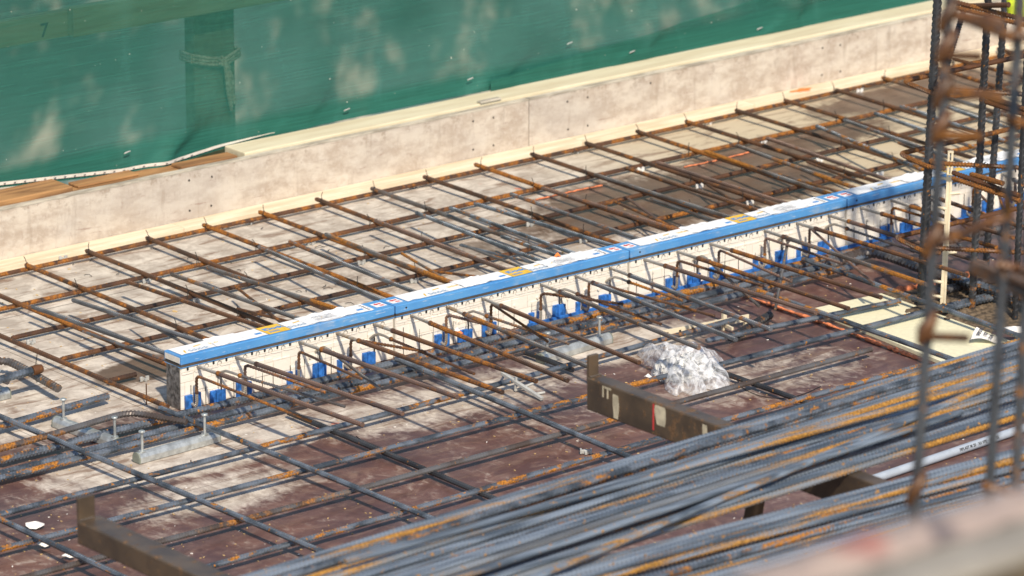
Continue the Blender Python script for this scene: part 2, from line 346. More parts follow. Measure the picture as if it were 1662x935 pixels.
# ------------------------------------------------------------------ formwork side
def plank(name, a, b, mat, bev=.002, **kw):
    m = MB(); m.box(a, b); return m.build(name, mat, bevel=bev, **kw)
ZT = .200
walls = [(-3.2, 1.950, 'pale stained formwork board, left of the upright seam'), (1.954, 5.4, 'pale stained formwork board, right of the upright seam')]
holes = [[(307, 293), (344, 287), (308, 342), (343, 334), (768, 197), (801, 191), (768, 243), (801, 236)],
         [(922, 210), (954, 204), (921, 165), (954, 158), (1334, 122), (1364, 116), (1335, 78), (1364, 73), (1056, 135)]]
for (x0, x1, lab), hs in zip(walls, holes):
    m = MB(); m.box((x0, 1.68, .001), (x1, 1.701, ZT)); o = m.build('formwork_board', ['formply'], label=lab, cat='formwork board', group='formwork boards along the slab edge')
    # worn top edge of the ply, slightly chipped
    e = MB(); N = int((x1-x0)/.03); v = []
    for i in range(N+1):
        x = x0+(x1-x0)*i/N; j = noise.noise(Vector((x*6, 0, 0)))*.0035; j2 = noise.noise(Vector((x*17, 3, 0)))*.002
        v += [(x, 1.6785+j2, ZT-.004), (x, 1.6785+j2, ZT+.003+j), (x, 1.7025, ZT+.003-j*.5), (x, 1.7025, ZT-.004)]
    e.add(v, [(i*4+k, (i+1)*4+k, (i+1)*4+k+1, i*4+k+1) for i in range(N) for k in range(3)])
    e.build('top_edge', 'ply_edge', o)
    for (px, py) in hs:
        p = aty(px, py, 1.6795); h = MB(); h.tube([p, p+np.array([0, .004, 0])], .0042, 10); h.build('screw_hole', 'hole_dark', o)
batt = [(-3.2, .31), (.312, 2.15), (2.152, 3.02), (3.022, 5.4)]
bl = ['nailed pale batten at the foot of the formwork, leftmost length', 'pale foot batten in the middle, left of the orange mark', 'short pale foot batten with the orange spray mark', 'pale foot batten running behind the column cages']
for i, ((x0, x1), l) in enumerate(zip(batt, bl)):
    m = MB(); m.box((x0, 1.602, .001), (x1, 1.678, .021)); m.build('batten', 'batten', bevel=.002, label=l, cat='batten', group='foot battens of the formwork')
# orange paint mark on the batten
p = aty(1345, 158, 1.63)
m = MB(); q = [(3.04+.0+.11*math.cos(a)*(1+.3*math.sin(3*a)), 1.640+.028*math.sin(a)*(1+.25*math.cos(5*a)), .0222) for a in np.linspace(0, 2*math.pi, 30)[:-1]]
pm = at(1345, 159, .021)
m = MB(); m.add([(pm[0]+.05*math.cos(a)*(1+.3*math.sin(3*a)), 1.640+.022*math.sin(a)*(1+.25*math.cos(5*a)), .0218) for a in np.linspace(0, 2*math.pi, 30)[:-1]], [tuple(range(29))])
tag(m.build('paint_mark', 'orange_scrap'), 'orange spray paint patch on the foot batten', 'paint mark')
# timber behind the board
plank('timber_beam', (.655, 1.705, .10), (5.4, 1.828, .2135), 'timber_pale', .004, label='long pale squared timber lying behind the formwork board', cat='timber')
plank('timber_offcut', (-.065, 1.705, .08), (.648, 1.836, .186), 'timber_brown', .004, label='brown timber filling the gap at the pale beam end', cat='timber')
plank('timber_offcut', (-.9, 1.706, .08), (-.085, 1.836, .221), 'timber_brown', .004, label='brown timber at the far left below the net hem', cat='timber')
plank('timber_offcut', (-.02, 1.770, .187), (.24, 1.834, .196), 'timber_brown', .003, label='thin slat lying on the brown timber', cat='timber')
plank('timber_offcut', (.40, 1.735, .187), (.645, 1.80, .199), 'timber_brown', .003, label='thin brown slat wedged against the pale beam end', cat='timber')
p = aty(797, 166, 1.70); plank('wood_chip', (p[0]-.05, 1.699, ZT+.0145), (p[0]+.05, 1.723, ZT+.022), 'ply_edge', .002, label='grey splinter lying on the formwork edge above the screw holes', cat='wood chip')
# ------------------------------------------------------------------ guard rail and net
def beamY(name, x0, x1, zt0, zt1, h, y0, y1, mat, **kw):
    m = MB(); m.add([(x0, y0, zt0-h), (x1, y0, zt1-h), (x1, y1, zt1-h), (x0, y1, zt0-h), (x0, y0, zt0), (x1, y0, zt1), (x1, y1, zt1), (x0, y1, zt0)],
                    [(0, 3, 2, 1), (4, 5, 6, 7), (0, 1, 5, 4), (1, 2, 6, 5), (2, 3, 7, 6), (3, 0, 4, 7)]); return m.build(name, mat, bevel=.003, **kw)
r1 = beamY('guard_rail', -1.4, .10, .779, .779, .092, 1.945, 1.985, 'rail_wood', label='guard rail board behind the net, left of the lap joint, with a scrawled numeral', cat='guard rail')
beamY('guard_rail', .07, 3.6, .795, .770, .105, 1.905, 1.943, 'rail_wood', label='guard rail board behind the net, right of the lap joint', cat='guard rail')
def text_mesh(body, size, org, ex, ey, ez, bold=0.0):
    c = bpy.data.curves.new('t', 'FONT'); c.body = body; c.size = size; c.align_x = 'CENTER'; c.align_y = 'CENTER'; c.extrude = .0002; c.offset = bold
    o = bpy.data.objects.new('t', c); COL.objects.link(o); dg = bpy.context.evaluated_depsgraph_get(); me = bpy.data.meshes.new_from_object(o.evaluated_get(dg))
    v = [np.array(org)+np.array(ex)*q.co.x+np.array(ey)*q.co.y+np.array(ez)*q.co.z for q in me.vertices]; f = [tuple(q.vertices) for q in me.polygons]
    bpy.data.objects.remove(o); bpy.data.curves.remove(c); bpy.data.meshes.remove(me); return v, f
m = MB(); p = aty(72, 50, 1.944); v, f = text_mesh('7', .07, p, (1, 0, 0), (0, 0, 1), (0, -1, 0), .001); m.add(v, f); m.build('numeral', 'ink', r1)
plain('post_wood', (.17, .20, .12), .85); b = MB(); b.box((.645, 1.99, 0), (.825, 2.05, .70)); post = b.build('guard_post', 'post_wood', bevel=.004, label='wooden guard post behind the net with rope tied round it', cat='post')
rp = MB()
for k in range(3):
    z = .50-.012*k; rp.tube([(.63, 1.983, z+.02), (.70, 1.978, z), (.77, 1.975, z-.012), (.84, 1.983, z+.01), (.84, 2.055, z+.01), (.63, 2.055, z+.02), (.63, 1.983, z+.02)], .007, 6)
for k in range(5):
    a = k*1.3; rp.tube([(.745+.012*math.cos(a), 1.968, .49+.012*math.sin(a)), (.77+.01*math.sin(a), 1.962, .46), (.78+.015*math.cos(a*2), 1.966, .42-.012*k), (.80+.01*math.sin(a), 1.97, .34-.012*k)], .006, 6)
rp.build('rope', 'rope', label='pale rope knotted round the guard post', cat='rope')
hemx = [(-1.6, .25), (-.308, .226), (-.077, .207), (.211, .183), (.479, .184), (.642, .200), (.863, .212), (1.2, .215), (6, .215)]
def hem(x): return float(np.interp(x, [a for a, _ in hemx], [b for _, b in hemx]))
def netY(x, z):
    t = z-hem(x); s = 1.838 + .035*math.exp(-t*9)*0 + .05*min(1, t*1.6)
    s += .010*math.sin(x*9+z*7+3*noise.noise(Vector((x, z, 2))))*min(1, t*3) + .034*noise.noise(Vector((x*1.6, z*2.2, 0)))*min(1, t*5) + .010*noise.noise(Vector((x*6+z*2, z*3.0, 5)))*min(1, t*6)
    for cx, wd in ((.42, .10), (1.0, .12), (1.93, .14), (2.62, .12), (3.4, .15)):   # pulled in to the staples
        s -= .026*math.exp(-((x-cx-(t-.045)*.9)/(wd*.35+abs(t-.045)*.6))**2)*math.exp(-((t-.045)/.14)**2)
    return max(s, 1.812 if x < .64 else 1.832)
def grid(name, x0, x1, z1, mat, yoff=0, nx=420, nz=80, lo=None, parent=None, zs=None, **kw):
    v, f = [], []
    for i in range(nx+1):
        x = x0+(x1-x0)*i/nx; a = (lo or hem)(x); top = zs(x) if zs else z1
        for j in range(nz+1):
            z = a+(top-a)*(j/nz)**1.4; v.append((x, netY(x, z)+yoff, z))
    for i in range(nx):
        for j in range(nz): f.append((i*(nz+1)+j, (i+1)*(nz+1)+j, (i+1)*(nz+1)+j+1, i*(nz+1)+j+1))
    m = MB(); m.add(v, f, 0, True); return m.build(name, mat, parent, **kw)
net = grid('debris_net', -1.6, 5.6, 1.7, 'net_green', loc=(0, 1.84, .215), label='green woven debris net hung along the slab edge', cat='net')
band = MB(); v = []; xs = np.linspace(-1.6, .88, 200)
for x in xs:
    wd = .012 if x < .60 else .012-(x-.60)*.03; y = netY(x, hem(x)+.01)-.004-.0015; v += [(x, y, hem(x)+.010), (x, y-.0025, hem(x)+.010+wd)]
band.add(v, [(2*i, 2*i+2, 2*i+3, 2*i+1) for i in range(len(xs)-1)], 0, True)
band.build('hem_band', 'hem_white', net) if 'hem_white' in MATS else None
plain('hem_white', (.78, .76, .70), .8, var=.06)
if not net.children: band.build('hem_band', 'hem_white', net)
st = MB()
for k in range(60):
    x = -1.55+k*.042
    if x < .55: y = netY(x, hem(x)+.01)-.0095; st.box((x, y-.001, hem(x)+.0148), (x+.008, y+.0005, hem(x)+.0168))
st.build('hem_stitches', 'ink', net)
lap = grid('net_overlap', 1.88, 5.6, .3, 'net_green', -.014, 260, 14, None, net, lambda x: hem(x)+.035+.14*min(1, (x-1.86)*.55)+.02*noise.noise(Vector((x*3, 0, 0))), loc=(0, 1.83, .215))
for (px, py) in ((770, 130), (570, 180), (1030, 85), (932, 72), (215, 250), (1240, 48)):
    p = aty(px, py, 1.80); x = p[0]; y = netY(x, p[2])-.017; s_ = MB(); s_.tube([(x-.012, y, p[2]-.004), (x-.010, y-.004, p[2]), (x+.010, y-.004, p[2]+.003), (x+.012, y, p[2])], .0022, 6)
    s_.build('staple', 'plastic_grey', net)
# ================================================================== FAR MESH
XB = -.417; SP = .25; YT = 1.594
XR = .0066; xr_rows = [1.533, 1.207, .914, .631, .343]
x_starts = [-2.6, -2.6, at(17, 548, .020)[0], at(99, 583, .020)[0], at(185, 622, .020)[0]]
x_names = ['nearest the foot batten', 'second from the foot batten', 'third from the foot batten', 'fourth from the foot batten', 'short one closest to the blue capped row']
for y, x0, nm, x1 in zip(xr_rows, x_starts, x_names, (5.2, 5.2, 5.2, 5.2, -.78)):
    mid = [np.array([x, y+.004*math.sin(x*1.7+y*9), .020]) for x in np.linspace(x0, x1, 9)]
    rebar('rebar', mid, XR, 'steel_rust', None, f'rusty lengthwise bar of the far mesh, {nm}', 'rebar', 'lengthwise bars of the far mesh', rad=.01)
fm = ['steel_rust', 'steel_rust', 'steel_rust', 'steel_rust', 'steel_rust', 'steel_purple', 'steel_rust', 'steel_rust', 'steel_half', 'steel_rust', 'steel_rust', 'steel_half', 'steel_purple', 'steel_half', 'steel_purple']
k = 0
starts = {0: (42, 430), 1: (140, 407), 2: (238, 386), 3: (330, 365), 4: (421, 344), 5: (513, 323), 6: (603, 306), 7: (688, 287), 8: (771, 267), 9: (862, 250), 10: (950, 232), 11: (1033, 213), 12: (1113, 197), 13: (1194, 179), 14: (1274, 163), 15: (1357, 146), 16: (1432, 126), 17: (1510, 107)}
for i in range(-3, 22):
    x = XB+SP*i; y1 = .1 if x > -.86 else -.0
    if i in starts: x0 = at(*starts[i], .034)[0]; yt = min(at(*starts[i], .034)[1], 1.63)
    else: x0 = x; yt = YT
    # in the fit bar 0 carries index 0 at (42,430)
    if i == -2: y1 = -.02
    if i == -3: y1 = .5
    sag = .004*math.sin(i*2.1)
    rebar('rebar', [(x0, yt, .0340), ((x0*.5+x*.5)+sag, (yt+y1)/2, .0338), (x, y1, .0335)], .0066, random.choice(fm) if i > 5 else ('steel_rust' if i != -3 else 'steel_half'), None,
          f'rusty cross bar of the far mesh, {ordn(k)} counted from its left end', 'rebar', 'cross bars of the far mesh', rad=.3); k += 1
# ================================================================== INSULATION ELEMENTS
H = .179; W = .090
ROOTS = [.069, .217, .366, .616, .766, .916]; HOOKS = [.187, .375, .587, .795]; ARCS = [.29, .68, .90]
near_ends = {-.777: (589, 690), -.628: (654, 672), -.382: (743, 645), -.23: (816, 637), -.083: (871, 619), .069: (921.7, 618), .217: (957, 596), .366: (1038, 589), .616: (1134.8, 565), .766: (1195, 551.7), .916: (1251.5, 535),
             1.075: (1324.6, 508), 1.221: (1377.5, 501), 1.373: (1430.5, 483), 1.617: (1505, 462), 1.766: (1570, 447), 1.917: (1600, 428), 2.069: (1618, 402), 2.218: (1645, 386), 2.366: (1668, 372), 2.616: (1700, 345), 2.766: (1715, 330), 2.916: (1730, 320)}
hook_ends = {-.805: (505, 684), -.609: (528, 637), -.422: (586.6, 615), -.217: (691.5, 571), .183: (845.5, 541), .364: (888.8, 554.5), .592: (1011.7, 493.7), .801: (1159.8, 513), 1.19: (1236.8, 463.7), 1.383: (1285, 457.6), 1.586: (1366.7, 428), 1.796: (1418.4, 461),
             2.19: (1520, 358), 2.38: (1570, 372), 2.59: (1610, 335), 2.8: (1650, 330)}
arc_ends = {-.71: (560, 660), -.315: (618, 632), -.10: (770, 607), .29: (923.7, 558), .68: (1073, 526.5), .90: (1108, 488), 1.29: (1232, 497), 1.68: (1258, 503), 1.90: (1502, 413.7), 2.29: (1560, 400), 2.68: (1640, 370), 2.90: (1690, 350)}
far_bars = [((118, 487), (322, 553), 'g'), ((53, 498), (267, 572.5), 'g'), ((204.6, 457), (420, 528.6), 'r'), ((278, 445), (486.7, 517.8), 'h'), ((337, 434), (550, 502), 'h'), ((420.3, 400.8), (612.9, 483.8), 's'),
            ((469.7, 392.4), (668, 471.8), 's'), ((528.6, 380.3), (732, 458), 'h'), ((675.5, 345.4), (880, 424.5), 'b'), ((609, 358), (823, 438), 'p'), ((731, 337.6), (932, 411.3), 'b'), ((770.7, 330.4), (992, 397.8), 'b'),
            ((814, 383.4), (908, 416), 'b'), ((828.5, 314.8), (1030.6, 385.8), 'g'), ((880, 305), (1092.4, 371), 'p'), ((965.7, 283.5), (1181.4, 351.7), 'h'), ((1015, 272.7), (1229.6, 341), 'r'),
            ((1066, 263.7), (1272.9, 328.9), 'p'), ((1144.4, 245.6), (1349, 315.4), 'h'), ((1195, 236), (1389.9, 305.8), 'h'), ((1244.3, 224), (1442.5, 292.2), 'p'), ((1325, 204.7), (1502.7, 277.8), 'b'), ((1370.3, 195), (1560, 262), 's'),
            ((1419.6, 184), (1620, 252), 'b'), ((1461.8, 172), (1665, 240), 'b'), ((1510, 165), (1700, 228), 'b')]
thin_bars = [((134.8, 537.6), (269.5, 584.6), 'g'), ((216.6, 512.4), (303, 559), 'g'), ((746.6, 397.8), (867, 427), 'b'), ((749, 396.8), (840.7, 431.7), 'h'), ((651.7, 411.3), (728, 456), 'h'), ((998.5, 327.7), (1085, 365), 'r'), ((1020, 322.9), (1090, 372), 'p'),
             ((1056, 322.9), (1157, 356.6), 'h'), ((1147.7, 300), (1220, 343.3), 'r'), ((1263.5, 283), (1365.8, 311.8), 'h'), ((1309.3, 262.5), (1408.8, 300.6), 'r'), ((1458, 232), (1504, 251), 'r'), ((1464, 247.7), (1504, 258.5), 'g'),
             ((383, 466), (452, 520), 'r'), ((385, 501), (470, 522), 'r'), ((700, 440), (770, 448), 'r')]
FMAT = {'g': 'steel_grey', 'r': 'steel_rust', 'h': 'steel_half', 's': 'steel_grey', 'b': 'steel_blue', 'p': 'steel_purple'}
elab = ['first element, cut short, with foil taped open end', 'second element from the cut end of the row', 'third element from the cut end of the row', 'fourth element, passing behind the column cages']
elems = []
def nearest(dct, x):
    k = min(dct, key=lambda q: abs(q-x)); return dct[k] if abs(k-x) < .02 else None
for ei, x0 in enumerate((-.85, 0.0, 1.0, 2.0)):
    e0, e1 = (x0, -.003) if ei == 0 else (x0+.003, x0+.997); off = -1.0 if ei == 0 else x0
    el_ = empty('insulation_element', ((e0+e1)/2, .04, 0), 'blue capped thermal break: '+elab[ei], 'insulation element', 'row of blue capped insulation elements')
    elems.append(el_)
    # body with a drip-tab strip
    m = MB(); m.box((e0+.002, .006, .002), (e1-.002, .080, H-.034))
    x = e0+.06
    while x < e1-.05:
        wv = random.choice((.05, .07, .09)); z0_ = random.choice((.004, .05, .058)); z1_ = z0_+random.choice((.03, .045, .052))
        m.box((x, .0035, z0_), (x+wv-.004, .0065, min(z1_, .112))); x += wv
    for k in range(11):
        x = e0+.03+k*(e1-e0-.06)/14+random.uniform(-.01, .01); z = random.uniform(.06, .10)
        m.box((x, .0028, .002), (x+.0012, .0048, z), 1)
    body = m.build('body', ['body_foam', 'hole_dark'], el_)
    m = MB(); x = e0+.02
    kk = 0
    while x < e1-.03:
        if not any(abs(x+.012-(off+r)) < .022 for r in ROOTS):
            if kk % 2 == 0: m.add([(x+.004, .0035, .140), (x+.012, .0035, .140), (x+.012, .0035, .129), (x+.008, .0035, .1265), (x+.004, .0035, .129)], [(0, 1, 2, 3, 4)], 1)
            else:
                pts = [(x+.006+.007*math.cos(a), .0035, .1285+.006*math.sin(a)) for a in np.linspace(math.pi, 0, 7)]
                m.tube([(pts[0][0], .0045, .120)]+pts+[(pts[-1][0], .0045, .124)], .0008, 5, 1)
        x += .025; kk += 1
    x = e0+.004; seg = []
    while x < e1-.01:                                            # scalloped strip under the cap
        x2 = min(x+.0475, e1-.004); m.add([(x, .004, .1435), (x2, .004, .1435), (x2, .004, .119), (x2-.006, .004, .1155), (x+.006, .004, .1155), (x, .004, .119), (x, .0075, .1435), (x2, .0075, .1435), (x2, .0075, .119), (x2-.006, .0075, .1155), (x+.006, .0075, .1155), (x, .0075, .119)],
            [(0, 5, 4, 3, 2, 1), (0, 6, 11, 5), (5, 11, 10, 4), (4, 10, 9, 3), (3, 9, 8, 2), (2, 8, 7, 1)], 0); x += .05
    m.build('tab_strip', ['body_foam', 'hole_dark'], body)
    for k in range(8):
        m = MB()
        x = e0+.05+random.random()*(e1-e0-.1); z = random.uniform(.05, .10); a = np.linspace(0, 2*math.pi, 9)[:-1]
        m.tube([(x, .0075, z), (x, .0005, z)], .005, 8); m.build('plug', 'body_foam', body)
    # cap
    m = MB(); m.box((e0, -.0005, H-.0285), (e1, W, H-.0005)); cap = m.build('cap', 'cap_blue', el_, bevel=.0022)
    m = MB(); m.box((e0+.001, .0012, H-.0368), (e1-.001, W-.002, H-.0287)); m.build('seal_strip', 'seal_dark', cap)
    m = MB(); m.box((e0+.0, .0004, H-.0392), (e1-.0, W-.001, H-.0369)); m.build('cap_lip', 'cap_blue', cap)
    zt = H+.0003
    def ragged(m, xa, xb, ya, yb, mi=0, z=zt, rag=.004, holes=0):
        n = max(6, int((xb-xa)/.012)); v = []
        for i in range(n+1):
            x = xa+(xb-xa)*i/n; step = (-.004 if noise.noise(Vector((x*9, ei*3.1, 1))) > .1 else 0)
            v.append((x, ya+rag*noise.noise(Vector((x*30, ei, 0)))-step*rag/.004, z+.0006))
        top = []
        for i in range(n+1):
            x = xb-(xb-xa)*i/n; top.append((x, yb+rag*.5*noise.noise(Vector((x*20, ei+9, 0))), z+.0006))
        v += top; m.add(v, [tuple(range(len(v)))], mi)
    g0 = 0 if ei else .15
    L = lambda a: off+a                                          # local to world
    lab = MB()
    lx0 = e0+.012 if ei == 0 else L(.062)
    ragged(lab, lx0, L(.50), .012, W-.003); ragged(lab, L(.592), L(.925), .010, W-.003)
    # crumpled torn flaps of the label
    for (fa, fb) in ((.30, .42), (.66, .86)):
        v = []; nxx, nyy = 16, 7; xa, xb = L(fa), L(fb)
        for i in range(nxx+1):
            for j in range(nyy+1):
                x = xa+(xb-xa)*i/nxx; y = .012+(W-.008)*j/nyy; v.append((x, y, zt+.0012+.005*max(0, noise.noise(Vector((x*45, y*60, ei)))+.15)))
        lab.add(v, [(i*(nyy+1)+j, (i+1)*(nyy+1)+j, (i+1)*(nyy+1)+j+1, i*(nyy+1)+j+1) for i in range(nxx) for j in range(nyy)], 0, False)
    for (cx) in ((.20, .50+.13) if ei else (.24, .63)):
        v, f = text_mesh('Schöck', .026, (L(cx), .030, zt+.0012), (1, 0, 0), (0, 1, 0), (0, 0, 1), .0004); lab.add(v, f, 1)
        v, f = text_mesh('Isokorb', .018, (L(cx)+.085, .052, zt+.0012), (1, 0, 0), (0, 1, 0), (0, 0, 1), .0002); lab.add(v, f, 2)
        lab.add([(L(cx)-.058, .022, zt+.0012), (L(cx)-.05, .045, zt+.0012), (L(cx)-.044, .045, zt+.0012), (L(cx)-.052, .022, zt+.0012)], [(0, 3, 2, 1)], 2)
        lab.add([(L(cx)+.0, .055, zt+.0012), (L(cx)+.03, .060, zt+.0012), (L(cx)+.03, .066, zt+.0012), (L(cx), .062, zt+.0012)], [(0, 1, 2, 3)], 2)
    for cx in (.478, .885): lab.box((L(cx)-.012, .032, zt+.001), (L(cx)+.012, .044, zt+.0016), 3)
    for k in range(5): lab.box((L(.905), .02+k*.012, zt+.001), (L(.915)+.002*(k % 2), .024+k*.012, zt+.0014), 4)
    for k in range(4): lab.box((L(.70), .022+k*.010, zt+.0065), (L(.78), .0235+k*.010, zt+.0068), 4)
    lab.build('product_label', ['label_white', 'grey_print', 'yellow_label', 'blue_print', 'ink'], cap)
    yl = MB(); ragged(yl, L(.502), L(.588), .010, W-.003, 0, zt, .001)
    v, f = text_mesh('IDock', .030, (L(.548), .056, zt+.001), (1, 0, 0), (0, 1, 0), (0, 0, 1), .0012); yl.add(v, f, 1)
    for k in range(2): yl.box((L(.515), .022+k*.008, zt+.001), (L(.555), .0255+k*.008, zt+.0014), 1)
    yl.build('yellow_label', ['yellow_label', 'blue_print'], cap)
    for cx in ((.965,) if ei == 0 else (.030, .965)):
        rl = MB(); rl.box((L(cx)-.021, .024, zt), (L(cx)+.021, .062, zt+.0008), 0)
        rl.add([(L(cx)-.016, .050, zt+.0012), (L(cx)-.004, .040, zt+.0012), (L(cx)-.004, .046, zt+.0012), (L(cx)+.014, .046, zt+.0012), (L(cx)+.014, .055, zt+.0012), (L(cx)-.004, .055, zt+.0012), (L(cx)-.004, .060, zt+.0012)], [tuple(range(7))], 1)
        for k in range(3): rl.box((L(cx)-.002, .028+k*.004, zt+.001), (L(cx)+.015, .030+k*.004, zt+.0013), 1)
        rl.build('warning_label', ['label_white', 'red_print'], cap)
    if ei: hm = MB(); hm.tube([(L(.045), -.0012, H-.014), (L(.045), .003, H-.014)], .0035, 10); hm.build('bolt_hole', 'hole_dark', cap)
    # blue compression modules
    mods = [(.164, .190), (.202, .222), (.26, .32), (.363, .379), (.407, .42), (.563, .582), (.598, .614), (.665, .719), (.765, .781), (.794, .816), (.866, .918)]
    for (a, b_) in mods:
        if L(a) < e0+.01: continue
        m = MB(); wd = b_-a; hh = .046+.004*math.sin(a*40)
        if wd > .04:
            for q in range(3): m.box((L(a)+wd*q/3+.0012, -.004-.002*(q == 1), .002), (L(a)+wd*(q+1)/3-.0012, .0055, hh-.003*(q == 2)))
            m.box((L(a), -.001, .003), (L(b_), .0045, hh-.006))
        else: m.box((L(a), -.005, .002), (L(b_), .0055, hh))
        m.build('compression_block', 'blue_module', el_, bevel=.0008)
    if ei >= 1:
        s0 = L(.55) if ei == 1 else e0
        m = MB(); m.box((s0, -.012, .001), (e1, -.0055, .012)); m.build('base_strip', 'blue_module', el_)
    # bars on the near side
    for r in ROOTS:
        x = L(r)
        if x < e0+.02: continue
        en = nearest(near_ends, x); 
        if en is None: continue
        zr = .1335; z1 = zr+.045; E = at(*en, z1); Rt = np.array([x, .004, zr]); d = E-Rt; ln = np.linalg.norm(d); d /= ln
        sl = .105+.02*random.random(); mt_ = random.choice(['steel_rust', 'steel_rust', 'steel_half', 'steel_purple', 'steel_purple'])
        if r > .5 and ei == 1: mt_ = 'steel_half' if r < .7 else 'steel_grey'
        tb = rebar('tension_bar', [Rt+d*sl, E], .0062, mt_, el_)
        s_ = MB(); s_.tube([Rt-d*.01, Rt+d*sl], .0052, 10); q = rebar('stainless_rod', [Rt-d*.01, Rt+d*(sl+.002)], 0.0048, 'steel_stainless', tb, pitch=.007)
        s_ = MB(); s_.tube([Rt+d*(sl-.006), Rt+d*(sl-.002), Rt+d*(sl+.006), Rt+d*(sl+.014)], [.0055, .0085, .0085, .0065], 12); s_.build('weld_collar', 'steel_rust', tb)
    for r in HOOKS:
        x = L(r)
        if x < e0+.02: continue
        en = nearest(hook_ends, x)
        if en is None: continue
        top = .116+.006*random.random(); yy = -.030; E = at(*en, top-.012 if r != .375 else top-.035)
        d = E-np.array([x, yy, top]); d[2] = 0 if False else d[2]
        m1_ = random.choice(['steel_rust', 'steel_rust', 'steel_purple'])
        hb = rebar('shear_bar', [(x, yy, .060), (x, yy, top), E], .0041, m1_, el_, rad=.018)
        rebar('stainless_rod', [(x, .004, .020), (x, yy+.006, .014), (x, yy, .030), (x, yy, .0625)], .0046, 'steel_stainless', hb, pitch=.006, rad=.01)
        s_ = MB(); s_.tube([(x, yy, .057), (x, yy, .060), (x, yy, .066)], [.0045, .0068, .0052], 10); s_.build('weld_collar', 'steel_rust', hb)
    for r in ARCS:
        x = L(r)
        if x < e0+.02: continue
        en = nearest(arc_ends, x)
        if en is None: continue
        E = at(*en, .085); A = np.array([x, .004, .088]); B = np.array([x+.004, -.045, .112]); d = E-B; d /= np.linalg.norm(d)
        pts = [A, np.array([x+.001, -.010, .099]), np.array([x+.003, -.030, .113]), B+d*.02+np.array([0, 0, .002]), B+d*.05]
        ab = rebar('arched_bar', [B+d*.05, E], .0041, random.choice(['steel_rust', 'steel_half']), el_)
        rebar('stainless_rod', pts, .0043, 'steel_stainless', ab, pitch=.05, rib=.0, rad=.02)
        s_ = MB(); s_.tube([B+d*.045, B+d*.05, B+d*.06], [.005, .0085, .0055], 10); s_.build('weld_collar', 'steel_rust', ab)
        w_ = MB(); w_.tube([(x+.012, -.001, .10), (x+.013, -.003, .085), (x+.010, -.004, .07), (x+.013, -.003, .055), (x+.012, -.002, .04)], .0022, 5); w_.build('tie_wire', 'wire', el_)
for (a, b_, mk), thin in [(q, 0) for q in far_bars]+[(q, 1) for q in thin_bars]:
    za, zb = (.075, .118) if not thin else (.068, .10)
    A = at(*a, za); B = at(*b_, zb); d = (B-A)/np.linalg.norm(B-A); 
    if B[1] > .10: B = B+d*((B[1]-.085)/max(.2, -d[1]))
    B[1] = max(B[1], .0805)
    idx = 0 if B[0] < 0 else min(3, 1+int(B[0])); rebar('tension_bar' if not thin else 'shear_bar', [A, (A+B)/2+np.array([.002, 0, -.002]), B], 0.0060 if not thin else .0040, FMAT[mk], elems[idx], rad=.2)
# open end of the cut element
e0 = -.85; el_ = elems[0]
m = MB(); nn_ = 9; v = []
for i in range(nn_+1):
    for j in range(nn_+1):
        y = .008+.072*i/nn_; z = .002+.140*j/nn_; v.append((e0+.0006-.004*abs(noise.noise(Vector((y*50, z*40, 2)))), y, z))
m.add(v, [(i*(nn_+1)+j, i*(nn_+1)+j+1, (i+1)*(nn_+1)+j+1, (i+1)*(nn_+1)+j) for i in range(nn_) for j in range(nn_)]); m.build('end_foil', 'foil', el_)
m = MB(); m.box((e0-.0012, .006, H-.024), (e0+.004, W-.006, H-.006)); m.build('end_core', 'body_foam', el_)
m = MB(); m.box((e0-.0014, .010, H-.027), (e0+.002, W-.010, H-.0242)); m.build('end_slot', 'hole_dark', el_)
# ================================================================== NEAR SIDE BARS
def xbar(pts, z, r, mat, lab, grp='lengthwise bars of the near mesh', rad=.3): return rebar('rebar', [at(px, py, z) for px, py in pts], r, mat, None, lab, 'rebar', grp, rad=rad)
def wbar(pts, r, mat, lab, grp, rad=.3): return rebar('rebar', pts, r, mat, None, lab, 'rebar', grp, rad=rad)
G3 = 'thick bars along the foot of the element row'
wbar([at(0, 748, .026), at(265, 680, .026), (-.2, -.105, .03), (1.3, -.115, .03), (2.1, -.125, .03)], .0098, 'steel_blue', 'thick ribbed bar closest to the foot of the blue capped row', G3)
wbar([at(-60, 784, .026), at(0, 769, .026), (-.9, -.180, .028), (-.1, -.188, .03), (1.3, -.18, .03), (1.95, -.19, .03)], .0090, 'steel_blue', 'middle one of the three thick bars along the capped row', G3)
wbar([at(-60, 790, .026), at(0, 777, .026), (-.87, -.231, .028), (-.15, -.245, .03), (1.2, -.247, .03), (1.8, -.25, .03)], .0086, 'steel_blue', 'outermost of the three thick bars along the capped row', G3)
GY = 'cross bars of the near mesh'
ys = [((-1.93, -.30), (-1.93, -1.7), .062, 'first (leftmost) dark cross bar of the near mesh, beside the torn paper'),
      ((-1.413, .40), (-1.36, -1.9), .066, 'second dark cross bar of the near mesh, crossing the left anchor rails'),
      ((-.976, -.060), (-.95, -1.75), .066, 'third dark cross bar of the near mesh, starting at the cut element foot'),
      ((-.637, -.27), (-.655, -1.7), .022, 'fourth dark cross bar of the near mesh, passing under the lengthwise bars'),
      ((-.10, -.13), (-.17, -1.75), .066, 'fifth dark cross bar of the near mesh, left of the folding spacer'),
      ((.33, -.26), (.33, -.50), .020, 'short cross bar stub by the middle anchor rail'),
      ((.68, -.62), (.68, -1.7), .022, 'cross bar running out from under the plastic bag'),
      ((1.30, -.30), (1.27, -1.6), .066, 'dark cross bar crossing the corner of the pale yellow board'),
      ((1.672, -.13), (1.60, -1.65), .066, 'dark cross bar crossing the middle of the pale yellow board')]
